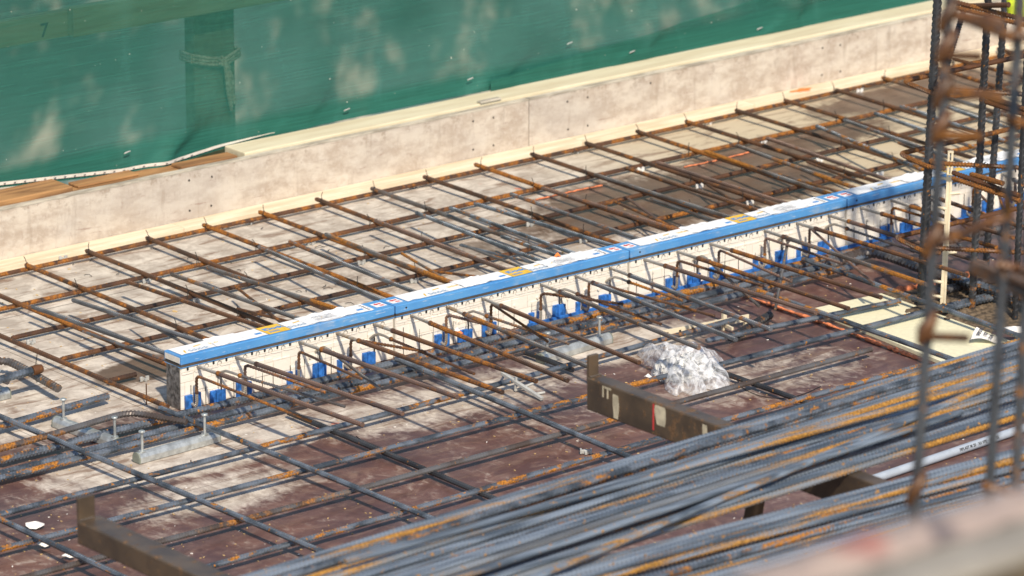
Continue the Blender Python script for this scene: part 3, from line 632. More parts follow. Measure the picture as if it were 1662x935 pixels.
for (a, b_, z, lab) in ys:
    zz = .0535 if z > .05 else z
    wbar([(a[0], a[1], zz), ((a[0]+b_[0])/2+.003, (a[1]+b_[1])/2, zz), (b_[0], b_[1], zz)], .0073, 'steel_blue' if zz > .03 else 'steel_column', lab, GY)
xs_ = [([(-2.9, -.53), (-.984, -.51), (-.3, -.50), (.353, -.484), (1.07, -.452)], .0330, 'first lengthwise bar of the near mesh, ending below the long slotted spacer'),
       ([(-2.9, -.765), (-.3, -.768), (.50, -.764)], .0330, 'second lengthwise bar of the near mesh, running to the plastic bag'),
       ([(.66, -.784), (1.604, -.787), (2.4, -.79)], .0330, 'lengthwise bar from the bag across the pale yellow board'),
       ([(.84, -.569), (1.64, -.645)], .0330, 'lengthwise bar lying across the pale yellow board with its end on it'),
       ([(-2.9, -1.0), (-1.0, -1.005), (.1, -.99), (1.196, -.974)], .0330, 'third lengthwise bar of the near mesh, rust streaked, passing below the bag'),
       ([(-1.9, -1.262), (-1.0, -1.25), (.0, -1.215), (1.2, -1.20)], .0330, 'fourth lengthwise bar of the near mesh, nearest the steel rack')]
for pts, z, lab in xs_: wbar([(x, y, z) for x, y in pts], .0073, 'steel_half' if 'third' in lab else 'steel_blue', lab, 'lengthwise bars of the near mesh')
wbar([(-2.4, -1.50, .033), (.9, -1.46, .033)], .0080, 'steel_blue', 'fifth lengthwise bar of the near mesh, mostly under the rack bars', 'lengthwise bars of the near mesh')
wbar([(.4, -1.76, .033), (2.6, -1.72, .033)], .0080, 'steel_blue', 'lengthwise bar seen through the gap between the two rack bundles', 'lengthwise bars of the near mesh')
GL = 'loose bars on the left of the floor'
xbar([(-20, 697), (0, 692), (175, 643)], 0.030, .0095, 'steel_blue', 'straight rust spotted bar ending by the upright anchor bolt at the left', GL)
xbar([(-40, 738), (0, 728.5), (96, 702), (173, 679), (197, 672.6), (217, 670.7), (241, 674), (265, 679), (303, 685)], .055, .0085, 'steel_half', 'bar with a shallow bend and its end resting near the cut element', GL, .06)
xbar([(-30, 586), (0, 586), (15, 587), (36, 597), (58, 610), (95, 631)], .050, .0105, 'steel_half', 'thick bent bar coming in at the left edge', GL, .05)
xbar([(-60, 634), (0, 616), (55, 601)], .085, .0105, 'steel_blue', 'short grey bar at the left edge with a rusty wrapped end', GL)
cp = MB(); a, b_ = at(52, 602, .085), at(67, 598, .085); cp.tube([a, a*.5+b_*.5, b_], [.015, .017, .014], 12); cp.build('end_cap', 'stirrup_rust', label='rusty wrap on the end of the short grey bar', cat='bar wrap')
GR = 'thick bars right of the element row'
xbar([(1345, 432), (1370, 419), (1394, 411.5), (1418, 410.5), (1442, 416), (1490, 434), (1560, 461), (1700, 505)], .040, .0135, 'steel_half', 'thick bar with a round bend turning towards the column cages', GR, .05)
xbar([(1530, 446), (1640, 478), (1700, 496)], .06, .012, 'steel_blue', 'thick bar running behind the slotted ladder spacer', GR)
xbar([(1500, 478), (1570, 462), (1660, 440)], .03, .011, 'steel_half', 'rusty thick bar lying behind the foot of the column', GR)
xbar([(1530, 503), (1575, 490), (1620, 481)], .03, .010, 'steel_blue', 'short thick bar on the dirt beside the column foot', GR)
xbar([(1480, 405), (1560, 385), (1662, 362)], .04, .011, 'steel_half', 'thick bar lying along the element foot behind the cages', GR)
xbar([(1185, 549-0), (1250, 511)], .020, .011, 'steel_column', 'smooth dark bar end under the long slotted spacer', GR)
# tie wires and plastic spacers on the far mesh
kk = 0
for i in range(0, 17):
    for j, y in enumerate(xr_rows[:4]):
        x = XB+SP*i
        if y < .6 and x < -.3: pass
        if (i+j) % 3 == 2 and j > 0: continue
        if i in starts and j == 0: x = at(*starts[i], .034)[0]*.95+x*.05
        t = MB(); a = random.uniform(-1, 1)
        t.tube([(x-.010, y-.010, .024), (x-.006, y-.004, .0425), (x+.006, y+.004, .0425), (x+.010, y+.010, .024)], .0013, 5)
        t.tube([(x, y, .0425), (x+.004*a, y+.004, .056), (x+.012*a, y+.006, .066)], .0013, 5)
        t.build('tie_wire', 'wire', label=f'wire tie on {ordn(i+3)} cross bar, at {ordn(j)} lengthwise bar of the far mesh', cat='tie wire', group='wire ties of the far mesh'); kk += 1
sp_px = [(102, 419, 'below the first row near the left edge'), (405, 361, 'first row, left of the middle'), (670, 302, 'first row, left of the board seam'), (935, 246, 'first row, right of the board seam'), (1150, 199, 'first row, short of the orange mark'), (1395, 147, 'first row, right of the orange mark'),
         (238, 456, 'second row, left'), (505, 394, 'second row, middle'), (783, 329, 'second row, right of the middle'), (1040, 275, 'second row, over the brown panel'), (1239, 229, 'second row, over the dirty patch'), (1483, 173, 'second row, beside the cages'),
         (320, 487, 'third row, left'), (214, 502, 'third row, farthest left'), (586, 426, 'third row, middle'), (860, 364, 'third row, right'), (1135, 302, 'third row, over the brown panel'), (1330, 260, 'third row, far right'),
         (150, 573, 'fourth row, by the bar start'), (400, 521, 'fourth row, behind the yellow label'), (672, 456, 'fourth row, behind the element joint'), (946, 391, 'fourth row, behind the second joint'), (1217, 329, 'fourth row, right'), (1428, 283, 'fourth row, far right'), (234, 615, 'fifth row, left of the cut end'), (50, 555, 'third row, at the open bar end')]
for px, py, l in sp_px:
    p = at(px, py, .008); t = MB(); x, y = p[0], p[1]
    t.box((x-.016, y-.003, .001), (x-.006, y+.003, .017)); t.box((x+.006, y-.003, .001), (x+.018, y+.003, .016)); t.box((x-.016, y-.0028, .004), (x+.018, y+.0028, .009)); t.box((x-.003, y-.012, .001), (x+.0035, y+.012, .011))
    t.build('bar_spacer', 'plastic_white' if px > 1000 else 'plastic_grey', bevel=.001, label=f'small plastic spacer under the far mesh, {l}', cat='bar spacer', group='plastic spacers under the far mesh')
# ------------------------------------------------------------------ anchor rails with bolts
def anchor(a, b_, bolts, label, r=.018):
    A = at(*a, 0); B = at(*b_, 0); A[2] = B[2] = 0; d = (B-A); L_ = np.linalg.norm(d); d /= L_; n = np.array([-d[1], d[0], 0]); up = np.array([0, 0, 1.0])
    root = empty('anchor_rail', (A+B)/2, label, 'anchor rail', 'steel anchor rails on the floor')
    prof = [(-r, .002), (-r, .020), (-r*.72, .030), (-r*.25, .034), (r*.25, .034), (r*.72, .030), (r, .020), (r, .002)]
    m = MB(); v = [tuple(P+n*q[0]+up*q[1]) for P in (A, B) for q in prof]; N = len(prof)
    m.add(v, [(i, i+1, N+i+1, N+i) for i in range(N-1)]+[(N-1, 0, N, 2*N-1)], 0, False); m.build('channel', 'galvanised', root, bevel=.0008)
    for P, s in ((A, -1), (B, 1)):
        m = MB(); v = [tuple(P+d*s*(.0+e)+n*q[0]*1.01+up*(q[1]+.0004)) for e in (-.002, .0025) for q in prof]; m.add(v, [tuple(range(N))[::-1], tuple(range(N, 2*N))]+[(i, (i+1) % N, N+(i+1) % N, N+i) for i in range(N)]); m.build('end_cap', 'rail_cap', root)
    for q in bolts:
        P = A+d*L_*q; m = MB(); m.tube([P+up*.033, P+up*.094], .0042, 10); bo = m.build('bolt', 'galvanised', root)
        m = MB(); m.tube([P+up*.094, P+up*.0985, P+up*.100], [.0095, .0105, .008], 12); m.build('bolt_head', 'galvanised', bo)
        m = MB(); m.tube([P+up*.033, P+up*.036], .011, 12); m.build('washer', 'galvanised', bo)
anchor((222, 752), (352, 716), (.07, .85), 'anchor rail with two bolts on the white stained floor, in front of the cut end')
anchor((92, 692), (192, 728), (.12, .95), 'anchor rail lying crosswise at the left under three thick bars')
anchor((877, 590), (988, 556), (.10, .86), 'anchor rail beside the thick bars, behind the steel rack arm tip')
anchor((-60, 664), (12, 645), (.80,), 'anchor rail cut off by the left edge of the picture')
# ------------------------------------------------------------------ insulation board, foam, label paper
def prism(name, px, z, h, mat, **kw):
    P = [at(x, y, z+h) for x, y in px]; n = len(P); m = MB(); v = [(p[0], p[1], z+h) for p in P]+[(p[0], p[1], z) for p in P]
    m.add(v, [tuple(range(n))]+[(i, n+i, n+(i+1) % n, (i+1) % n) for i in range(n)]+[tuple(range(n, 2*n))[::-1]]); return m.build(name, mat, **kw)
prism('insulation_board', [(1318, 501), (1430, 476), (1470, 490), (1700, 575), (1700, 620), (1560, 600)], .001, .012, 'insulation', label='pale yellow rigid insulation board let into the floor', cat='insulation board')
def foam(pts, lab, r=.012):
    m = MB(); path = smooth_path([at(x, y, .004) for x, y in pts], .1, 3); P = []; Rr = []
    for i in range(len(path)-1):
        n = max(2, int(np.linalg.norm(path[i+1]-path[i])/.008))
        for k in range(n):
            p = path[i]+(path[i+1]-path[i])*k/n; q = Vector(p)*40; P.append(p+np.array([0, .006*noise.noise(q), .002])); Rr.append(r*(.75+.9*noise.noise(q*1.3)))
    m.tube(P, [max(.003, x) for x in Rr], 8); m.build('foam_bead', 'foam_orange', label=lab, cat='foam bead', group='orange sealing foam beads')
foam([(1205, 479), (1262, 500), (1320, 519), (1390, 545), (1490, 583), (1540, 600)], 'long orange foam bead along the near edge of the yellow board', .007)
foam([(1450, 474), (1480, 468), (1520, 460), (1560, 452)], 'short orange foam bead at the far corner of the yellow board', .014)
foam([(870, 325), (925, 312), (980, 301)], 'thin orange foam line on the far floor panel seam', .0022)
foam([(1110, 272), (1150, 264), (1225, 246)], 'faint orange foam line further right on the panel seam', .0022)
foam([(1555, 450), (1575, 447)], 'small bright orange foam lump beside the slotted ladder spacer', .012)
pp = [at(1575, 551, .03), at(1585, 534, .045), at(1622, 545, .03), at(1620, 556, .02)]
m = MB(); n_ = 8; v = []
for i in range(n_+1):
    for j in range(n_+1):
        s_, t_ = i/n_, j/n_; p = (1-s_)*(1-t_)*pp[0]+s_*(1-t_)*pp[3]+s_*t_*pp[2]+(1-s_)*t_*pp[1]; v.append(p+np.array([0, 0, .008*math.sin(s_*4+t_*2)]))
m.add(v, [(i*(n_+1)+j, (i+1)*(n_+1)+j, (i+1)*(n_+1)+j+1, i*(n_+1)+j+1) for i in range(n_) for j in range(n_)], 0, True)
ex = (pp[1]-pp[0]); ex /= np.linalg.norm(ex); ey = (pp[0]-pp[3]); ey /= np.linalg.norm(ey); ez = np.cross(ex, ey)
if ez[2] < 0: ez = -ez
for i, s_ in enumerate(('XPS 30', '0762', 'DIN 4102')):
    v, f = text_mesh(s_, .018, pp[0]*.5+pp[1]*.5-ey*(.02+.022*i)+ez*.014, ex, ey, ez, .0006); m.add(v, f, 1)
m.build('paper_tag', ['paper', 'ink'], label='curled white printed tag lying on the yellow board', cat='paper tag')
# ------------------------------------------------------------------ white plastic pipe with print
A, B = at(1405, 782, .015), at(1700, 682, .015); t = MB(); t.tube([A, B], .0135, 18); pipe = t.build('plastic_pipe', 'pipe_plastic', loc=A, label='white plastic pipe with black print on the floor between the rack bundles', cat='pipe')
d = (B-A)/np.linalg.norm(B-A); nrm = -FW; upv = np.cross(nrm, d); upv = upv/np.linalg.norm(upv); upv = upv if upv[2] > 0 else -upv; nn2 = np.cross(d, upv); nn2 = nn2 if nn2@nrm > 0 else -nn2
m = MB(); v, f = text_mesh('FIPLAST M 20 · X4 VPE · 10.7 · 02', .013, A+(B-A)*.60+nn2*.0138, d, upv, nn2, .0003); m.add(v, f); m.build('print', 'ink', pipe)
# ------------------------------------------------------------------ spacers
root = empty('slotted_spacer', at(1170, 525, 0), 'long beige slotted plastic spacer strip standing on short feet', 'spacer strip')
A, B = at(1072, 539, .035), at(1215, 512, .035); d = (B-A)/np.linalg.norm(B-A); t = MB(); n = np.array([-d[1], d[0], 0]); L_ = np.linalg.norm(B-A)
t.box((0, -.003, 0), (L_, .003, .022), 0, (d, n, np.array([0, 0, 1.0])), A-np.array([0, 0, .018])); t.build('strip', 'plastic_beige', root)
for k in range(7):
    t = MB(); t.box((L_*(k+.5)/7-.004, -.0042, .006), (L_*(k+.5)/7+.004, .0042, .014), 0, (d, n, np.array([0, 0, 1.0])), A-np.array([0, 0, .018])); t.build('slot', 'hole_dark', root)
for q in (.30, .72, .97):
    P = A+d*L_*q; P[2] = .001; t = MB(); t.box((-.007, -.006, 0), (.007, .006, .062 if q == .72 else .02), 0, (d, n, np.array([0, 0, 1.0])), P); t.build('foot', 'plastic_beige', root)
    if q == .72: t = MB(); t.box((-.004, -.05, .012), (.004, .05, .022), 0, (d, n, np.array([0, 0, 1.0])), P); t.build('cross_arm', 'plastic_beige', root)
root = empty('folding_spacer', at(850, 640, 0), 'grey plastic folding spacer fallen over near the near mesh crossing', 'spacer')
A, B = at(815, 606, .045), at(880, 648, .008); d = (B-A)/np.linalg.norm(B-A); n = np.cross(d, [0, 0, 1]); n /= np.linalg.norm(n); u_ = np.cross(n, d)
t = MB(); t.box((0, -.006, -.004), (np.linalg.norm(B-A), .006, .006), 0, (d, n, u_), A); t.build('strip', 'plastic_grey', root, bevel=.001)
for (a, b2) in (((836, 634, .004), (838, 612, .05)), ((836, 634, .004), (866, 622, .03)), ((866, 640, .006), (884, 637, .006)), ((818, 604, .05), (822, 600, .03))):
    t = MB(); t.tube([at(*a), at(*b2)], .0042, 6); t.build('foot', 'plastic_grey', root)
root = empty('ladder_spacer', at(1530, 494, 0), 'upright beige ladder shaped spacer standing beside the column cage', 'ladder spacer')
A = at(1530, 496, 0); px_top = (1543, 245)
def vert(pxb, pxt, z0=0):
    B0 = at(*pxb, z0); hdir = np.array([FW[0], FW[1], 0]); hdir /= np.linalg.norm(hdir); d = ray(*pxt); t = ((B0-CAM)@hdir)/(d@hdir); return B0, CAM+d*t
A, B = vert((1530, 496), (1543, 245)); d = (B-A); L_ = np.linalg.norm(d); d /= L_; n = RT-d*(RT@d); n /= np.linalg.norm(n); q_ = np.cross(n, d)
t = MB(); t.box((-.0095, -.005, 0), (-.0025, .005, L_), 0, (n, q_, d), A); t.box((.0025, -.005, 0), (.0095, .005, L_), 0, (n, q_, d), A); t.box((-.006, -.002, 0), (.006, .002, L_-.09), 0, (n, q_, d), A)
for k in range(3): t.box((-.010, -.006, L_-.005-k*.04), (.010, .006, L_-k*.04), 0, (n, q_, d), A)
t.build('rails', 'plastic_beige', root)
for k in range(10):
    P = A+d*(.03+(L_-.06)*k/9.3); sgn = 1 if k in (3, 7) else -1; t = MB(); t.tube([P+n*sgn*.004, P+n*sgn*.020-q_*.012*0+d*.002, P+n*sgn*.038+d*.004], [.0065, .0055, .005], 8); t.build('hook', 'plastic_beige', root)
# ------------------------------------------------------------------ bag of clips
C0 = at(1106, 611, .05); bag = empty('plastic_bag', (C0[0], C0[1], 0), 'clear plastic bag full of pale plastic clips lying on the floor', 'bag')
hr = np.array([RT[0], RT[1], 0]); hr /= np.linalg.norm(hr); hf = np.array([-hr[1], hr[0], 0]); 
low = [(1035, 574), (1046, 592), (1058, 606), (1072, 600), (1082, 620), (1098, 642), (1108, 634), (1118, 618), (1132, 626), (1142, 636), (1153, 647), (1164, 634), (1168, 604)]
upp = [(1172, 563), (1158, 557), (1130, 555), (1100, 555), (1075, 557), (1052, 564)]
foot = [at(x, y, .004) for x, y in low]+[at(x, y, .055) for x, y in upp]; Cg = at(1108, 598, .03); Cg[2] = 0
th = []
for p in foot:
    q = p-Cg; th.append((math.atan2(q@hf, q@hr), math.hypot(q@hr, q@hf)))
th.sort(); ta = np.array([a for a, _ in th]); tr_ = np.array([r for _, r in th])
NA, NR = 160, 34; v = []
for i in range(NA):
    a = -math.pi+2*math.pi*i/NA; Rr = 1.04*float(np.interp(a, np.concatenate([ta-2*math.pi, ta, ta+2*math.pi]), np.tile(tr_, 3)))
    for j in range(1, NR+1):
        r = j/NR; q = Vector((r*math.cos(a)*2.2, r*math.sin(a)*2.2, 3.0)); f1 = noise.voronoi(q*1.5)[0]; rid = 1-abs(noise.noise(q*1.9))*2
        h = .088*(1-r**2.6)**.75*(.80+.20*rid-.22*f1[0]+.25*(f1[1]-f1[0])) + .006*noise.noise(q*6)*(1-r)
        rr = Rr*r*(1+.03*noise.noise(q*4)); p = Cg+hr*rr*math.cos(a)+hf*rr*math.sin(a); v.append((p[0], p[1], max(.003, h+.004)))
v.append((Cg[0], Cg[1], .088)); m = MB(); c_ = len(v)-1
m.add(v, [(i*NR+j, ((i+1) % NA)*NR+j, ((i+1) % NA)*NR+j+1, i*NR+j+1) for i in range(NA) for j in range(NR-1)]+[(c_, i*NR, ((i+1) % NA)*NR) for i in range(NA)], 0, True)
m.build('film', 'bag_film', bag)
m = MB()
for k in range(260):
    while True:
        c = rs.uniform(-1, 1, 3)
        if (c**2).sum() < 1 and (c**2).sum() > .15: break
    P = Cg+hr*(c[0]*.100+.01)+hf*c[1]*.060+np.array([0, 0, .010+.058*abs(c[2])])
    u_ = rs.normal(size=3); u_ /= np.linalg.norm(u_); v_ = np.cross(u_, rs.normal(size=3)); v_ /= np.linalg.norm(v_); w_ = np.cross(u_, v_); s_ = .013+.008*rs.rand()
    m.box((-s_, -s_*.5, 0), (s_, s_*.5, .0016), 0, (u_, v_, w_), P); m.box((-s_, -s_*.5, 0), (-s_+.0016, s_*.5, s_*.9), 0, (u_, v_, w_), P)
    if k % 3 == 0: m.box((s_-.0016, -s_*.5, 0), (s_, s_*.5, s_*.9), 0, (u_, v_, w_), P)
m.build('clips', 'bag_clip', bag, kind='stuff')
# ------------------------------------------------------------------ litter
def scrap(px, r, lab, mat='paper', z=.012, nm='paper_scrap', seed=0):
    P = at(*px, z); m = MB(); n = 9; v = [P+np.array([0, 0, .012])]
    for i in range(n):
        a = 2*math.pi*i/n; q = r*(.55+.6*abs(noise.noise(Vector((i*1.7, seed, 0))))+.25); v.append(P+hr*q*math.cos(a)+hf*q*.8*math.sin(a)+np.array([0, 0, .010*noise.noise(Vector((i*3.1, seed, 2)))]))
    m.add(v, [(0, 1+i, 1+(i+1) % n) for i in range(n)]); b = m.build(nm, mat, label=lab, cat='scrap'); s = b.modifiers.new('t', 'SOLIDIFY'); s.thickness = .0015
scrap((57, 852), .034, 'largest torn white scrap above the rusty streaked bar at lower left', seed=1)
scrap((72, 884), .024, 'long torn white scrap between two bars at lower left', seed=4)
scrap((112, 902), .020, 'small curled white scrap beside the first cross bar', seed=7)
scrap((1052, 612), .016, 'white scrap beside the plastic bag mouth', seed=9)
scrap((745, 541), .018, 'orange and white plastic scrap on a shear bar', 'orange_scrap', .10, seed=11)
scrap((742, 537), .010, 'tiny white plastic scrap beside the orange one', 'plastic_white', .12, seed=13)
scrap((905, 415), .012, 'red plastic scrap on the back edge of the cap', 'orange_scrap', .185, seed=15)
scrap((1645, 535), .05, 'crumpled white sheet at the right edge behind the cages', 'paper', .05, seed=17)
P = at(951, 731, .012); t = MB(); t.box((-.018, -.004, 0), (.018, .004, .012), 0, (hr, hf, np.array([0, 0, 1.0])), P-[0, 0, .010]); t.box((-.004, -.014, 0), (.004, .014, .010), 0, (hr, hf, np.array([0, 0, 1.0])), P-[0, 0, .010])
t.box((-.018, -.010, .001), (-.013, .010, .014), 0, (hr, hf, np.array([0, 0, 1.0])), P-[0, 0, .010]); t.box((.013, -.010, .001), (.018, .010, .014), 0, (hr, hf, np.array([0, 0, 1.0])), P-[0, 0, .010])
t.build('plastic_clip', 'plastic_grey', bevel=.001, label='single grey plastic clip lying alone on the brown floor', cat='clip')
for a, b_, l in (((165, 360+380-140), (172, 600), 'a'),): pass
nails = [((310, 757), .02, 'thin nail standing on the white stained floor'), ((238, 657), .07, 'rusty pin standing left of the cut element')]
for px, h, l in nails:
    P = at(*px, 0); t = MB(); t.tube([P, P+[0, 0, h]], .0022, 6); t.build('nail', 'steel_rust', label=l, cat='nail')
# thin loose wires
wires = [[(1195, 612), (1205, 632), (1240, 645), (1275, 647), (1305, 640), (1332, 627)], [(578, 708), (590, 717), (600, 722), (608, 724), (598, 732)], [(60, 620), (58, 590), (62, 565)], [(110, 470), (130, 480)]]
wl = ['long thin wire loop on the floor right of the bag', 'short twisted wire on the brown floor under the near mesh', 'stray wire standing at the far left', 'little wire piece by the left end of the far mesh']
for w_, l in zip(wires, wl):
    t = MB(); t.tube(smooth_path([at(x, y, .004) for x, y in w_], .05), .0013, 5); t.build('loose_wire', 'wire', label=l, cat='wire')
for k in range(26):
    px, py = random.uniform(60, 700), random.uniform(370, 520)
    p = at(px, py, .004)
    if p[1] < .2: continue
    a = random.uniform(0, 3.1); L_ = random.uniform(.015, .035); t = MB(); t.tube([p, p+[L_*.5*math.cos(a), L_*.5*math.sin(a), .004], p+[L_*math.cos(a+.4), L_*math.sin(a+.4), .001]], .0012, 5)
    t.build('wire_clipping', 'wire', label='short clipping of tie wire lying on the far floor', cat='wire clipping', group='tie wire clippings on the far floor')
m = MB()
for k in range(2600):
    px, py = random.uniform(-40, 1700), random.uniform(330, 960)
    p = at(px, py, .001)
    if p[1] > 1.55 or (-.01 < p[1] < .1): continue
    if noise.noise(Vector((p[0]*2.3, p[1]*2.3, 0))) < -.05: continue
    s_ = random.uniform(.0008, .0024)*(2.2 if random.random() < .03 else 1); a = random.uniform(0, 3.14); ux = np.array([math.cos(a), math.sin(a), 0]); uy = np.array([-ux[1], ux[0], 0])
    m.box((-s_*1.6, -s_*.6, 0), (s_*1.6, s_*.6, s_*.7), random.choice((0, 0, 0, 0, 1)), (ux, uy, np.array([0, 0, 1.0])), p)
m.build('sawdust_chips', ['shaving', 'paper'], kind='stuff', loc=(0, 0, 0))
# ================================================================== COLUMN CAGE IN FOCUS
def ring_loop(P, z, hook=True):
    q = [np.array([p[0], p[1], z+dz]) for p, dz in P]; return q
cage = empty('column_cage', at(1560, 480, 0), 'upright cage of thick ribbed bars rising from the floor beside the yellow board', 'rebar cage')
cols = [((1494, 500), (1524, -40), .0135), ((1577, 505), (1606, -40), .0115), ((1600, 434), (1634, -40), .0110), ((1647, 520), (1668, 60), .0100)]
bases = []
for b_, t_, r in cols:
    A, B = vert(b_, t_); bases.append((A, B)); rebar('column_bar', [A, B+(B-A)*.25], r, 'steel_column', cage, n=10, pitch=.021, rib=.07)
def on(i, py):
    A, B = bases[i]; 
    for t in np.linspace(0, 1.2, 400):
        P = A+(B-A)*t; d = P-CAM; y = 467.5-FPX*(d@UP)/(d@FW)
        if y <= py: return P
    return B
for py in (150, 268, 405, -20):
    a, b2, c = on(0, py), on(1, py+12), on(2, py-14); z = a[2]
    A_ = np.array([a[0]-.02, a[1]-.02, z]); B_ = np.array([b2[0]+.14, b2[1]-.13, z]); C_ = np.array([c[0]+.16, c[1]-.05, z]); D_ = np.array([a[0]+.02, a[1]+.16, z]); 
    rebar('stirrup', [A_+[.03, -.05, 0], A_, D_, C_, B_, A_+[.0, -.01, .016], A_+[.06, .04, .016]], .0070, 'stirrup_rust', cage, rad=.03)
# straight doubled ties across the cage
for (a, b_) in (((1551, 4), (1680, 36)), ((1551, 12), (1680, 45)), ((1600, 156), (1665, 178)), ((1600, 165), (1665, 186)), ((1546, 280), (1655, 318)), ((1546, 289), (1655, 326)), ((1576, 283), (1628, 298)), ((1570, 10), (1638, 8))):
    rebar('cross_tie', [atd(*a, 15.75), atd(*b_, 15.6)], .0072, 'stirrup_rust', cage)
A, B = atd(1566, 12, 15.9), atd(1530, 128, 15.7); rebar('diagonal_bar', [A, B], .0085, 'steel_column', cage)
for py in (40, 150, 270, 330):
    P = on(1, py); t = MB(); t.tube([P+RT*.02+UP*.01-FW*.02, P-FW*.028, P-RT*.02-UP*.012-FW*.02, P-RT*.014+UP*.02-FW*.024], .0016, 5); t.build('tie_wire', 'wire', cage)
t = MB(); P = atd(1650, -4, 15.8); t.tube([P-[0, 0, .06], P, P+[0, 0, .012]], [.03, .034, .012], 14); t.build('safety_cap', 'lime', label='lime yellow plastic cap at the top right corner of the picture', cat='safety cap')
# dirt heap at its foot
m = MB(); v = []; N = 50; c0 = at(1590, 510, 0)
for i in range(N+1):
    for j in range(N+1):
        x = (i/N-.5)*.75; y = (j/N-.5)*.55; h = max(0, 1-(x/.36)**2-(y/.26)**2); v.append((c0[0]+x+.03, c0[1]+y+.10, .0012+.022*h*(.6+.9*noise.noise(Vector((x*14, y*14, 1))))+.010*h*noise.noise(Vector((x*60, y*60, 0)))))
m.add(v, [(i*(N+1)+j, (i+1)*(N+1)+j, (i+1)*(N+1)+j+1, i*(N+1)+j+1) for i in range(N) for j in range(N)])
plain('soil', (.13, .095, .06), .95, var=.3, scale=60, bump=.8); m.build('dirt', 'soil', kind='stuff')
# ================================================================== COLUMN CAGE CLOSE TO THE CAMERA, OUT OF FOCUS
D = 8.3
cg = None
def dn(a, b_, dep):
    A, B = atd(*a, dep), atd(*b_, dep-.0); d = (B-A)/(B-A)[2]; return A+d*(0-A[2]), A+d*(3.3-A[2])
near = [((1484, 850), (1541, 0), D), ((1606, 800), (1656, 0), D+.25), ((1648, 800), (1690, 0), D+.5)]
pts = [dn(*q) for q in near]
cg = empty('column_cage', pts[0][0], 'blurred rusty cage of upright bars nearest the camera at the right edge', 'rebar cage')
for (A, B) in pts: rebar('column_bar', [A, B], .0092, 'steel_column', cg, n=10, pitch=.02, rib=.06)
def onn(i, py):
    A, B = pts[i]; best = None
    for t in np.linspace(0, 1, 500):
        P = A+(B-A)*t; d = P-CAM
        if 467.5-FPX*(d@UP)/(d@FW) <= py: return P
    return B
def atz(i, z): A, B = pts[i]; return A+(B-A)*(z-A[2])/(B-A)[2]
for py, rr in ((25, 0), (78, 1), (148, 0), (208, 1), (392, 0), (535, 1), (792, 0)):
    a = onn(0, py); z = a[2]; f_ = atz(1, z); g_ = atz(2, z); e4 = a+(g_-f_)
    if rr: rebar('stirrup', [a+RT*.012-FW*.01, a-RT*.014-FW*.012, a-RT*.010-FW*.012-UP*.016, atd(1572 if py > 500 else 1592, py+14, D-.05)], .0072, 'stirrup_rust', cg, rad=.012)
    elif py in (25, 148, 392): rebar('stirrup', [a-FW*.012-RT*.014, a+RT*.02-FW*.014-UP*.003, atd(1612, py+(8 if py != 392 else -34), D+.05), atd(1625, py+(14 if py != 392 else -38), D+.1)], .0072, 'stirrup_rust', cg, rad=.02)
    t = MB(); t.tube([a-RT*.015-UP*.03-FW*.012, a-RT*.010-FW*.02-UP*.01, a+RT*.006-FW*.021+UP*.012, a+RT*.013-FW*.012+UP*.026], [.006, .011, .011, .006], 8); t.build('tie_knot', 'stirrup_rust', cg)
for (a, b_) in (((1575, 436), (1690, 492)), ((1580, 428), (1690, 470)), ((1545, 22), (1640, 60))):
    rebar('cross_tie', [atd(*a, D+.6), atd(*b_, D+.2)], .0075, 'stirrup_rust', cg)
for py in (60, 200, 430, 790):
    a = onn(1, py); rebar('stirrup', [a-RT*.016-FW*.012, a+RT*.03-FW*.014-UP*.01, atd(1700, py+34, D)], .0072, 'stirrup_rust', cg, rad=.02)
# ================================================================== STEEL RACK WITH BUNDLES
def weld(root, x, y, z, n=8):
    m = MB()
    for k in range(n): m.tube([(x+k*.006, y, z), (x+k*.006+.004, y, z+.001)], .0035, 6)
    m.build('weld_bead', 'seal_dark', root)
def arm(tip, z, wd, h, length, tabh, label, marks=False):
    T = at(*tip, z); x, y = T[0], T[1]; root = empty('steel_trestle', (x, y-length/2, 0), label, 'trestle', 'steel trestles under the bar bundles')
    m = MB(); m.box((x, y-length, z-h), (x+wd, y, z)); m.build('beam', 'arm_steel', root, bevel=.004)
    m = MB(); m.box((x+.003, y-.008, z-.02), (x+wd*.75, y+.004, z+tabh)); m.build('end_stop', 'arm_steel', root, bevel=.002); weld(root, x+.004, y-.010, z+.001, 7)
    for yy, dr in ((y-.30*length, .12), (y-.80*length, -.12)):
        m = MB(); m.tube([(x+wd/2, yy, z-h), (x+wd/2, yy+dr, 0.004)], .034, 4); m.build('leg', 'arm_steel', root)
        m = MB(); m.box((x+wd/2-.09, yy+dr-.05, .001), (x+wd/2+.09, yy+dr+.05, .01)); m.build('foot_plate', 'arm_steel', root)
    if marks:
        for yy, w_, z0_, z1_ in ((-.135, .028, .088, .02), (-.50, .022, .09, .01), (-.33, .05, .06, .005)): 
            m = MB(); v = []
            for k in range(8):
                zz = z-z1_-(z0_-z1_)*k/7; v += [(x-.0008, y+yy-.004*math.sin(k*.45), zz), (x-.0008, y+yy+w_*(.8+.15*math.sin(k*.6))-.004*math.sin(k*.45), zz)]
            m.add(v, [(2*k, 2*k+2, 2*k+3, 2*k+1) for k in range(7)]); m.build('chalk_mark', 'chalk', root)
        m = MB(); v, f = text_mesh('IT', .045, (x-.001, y-.085, z-.025), (0, -1, 0), (0, 0, 1), (-1, 0, 0), .001); m.add(v, f)
        m.build('chalk_writing', 'chalk', root)
        m = MB(); m.box((x-.001, y-.285, z-.08), (x-.0004, y-.279, z-.005)); m.build('red_mark', 'red_print', root)
ZR = .66
arm((952, 612), ZR, .05, .095, 2.3, .062, 'brown steel trestle arm with chalk marks, its tip by the anchor rail', True)
arm((124, 845), ZR, .07, .062, 2.0, .060, 'brown steel trestle arm at lower left near the torn paper')
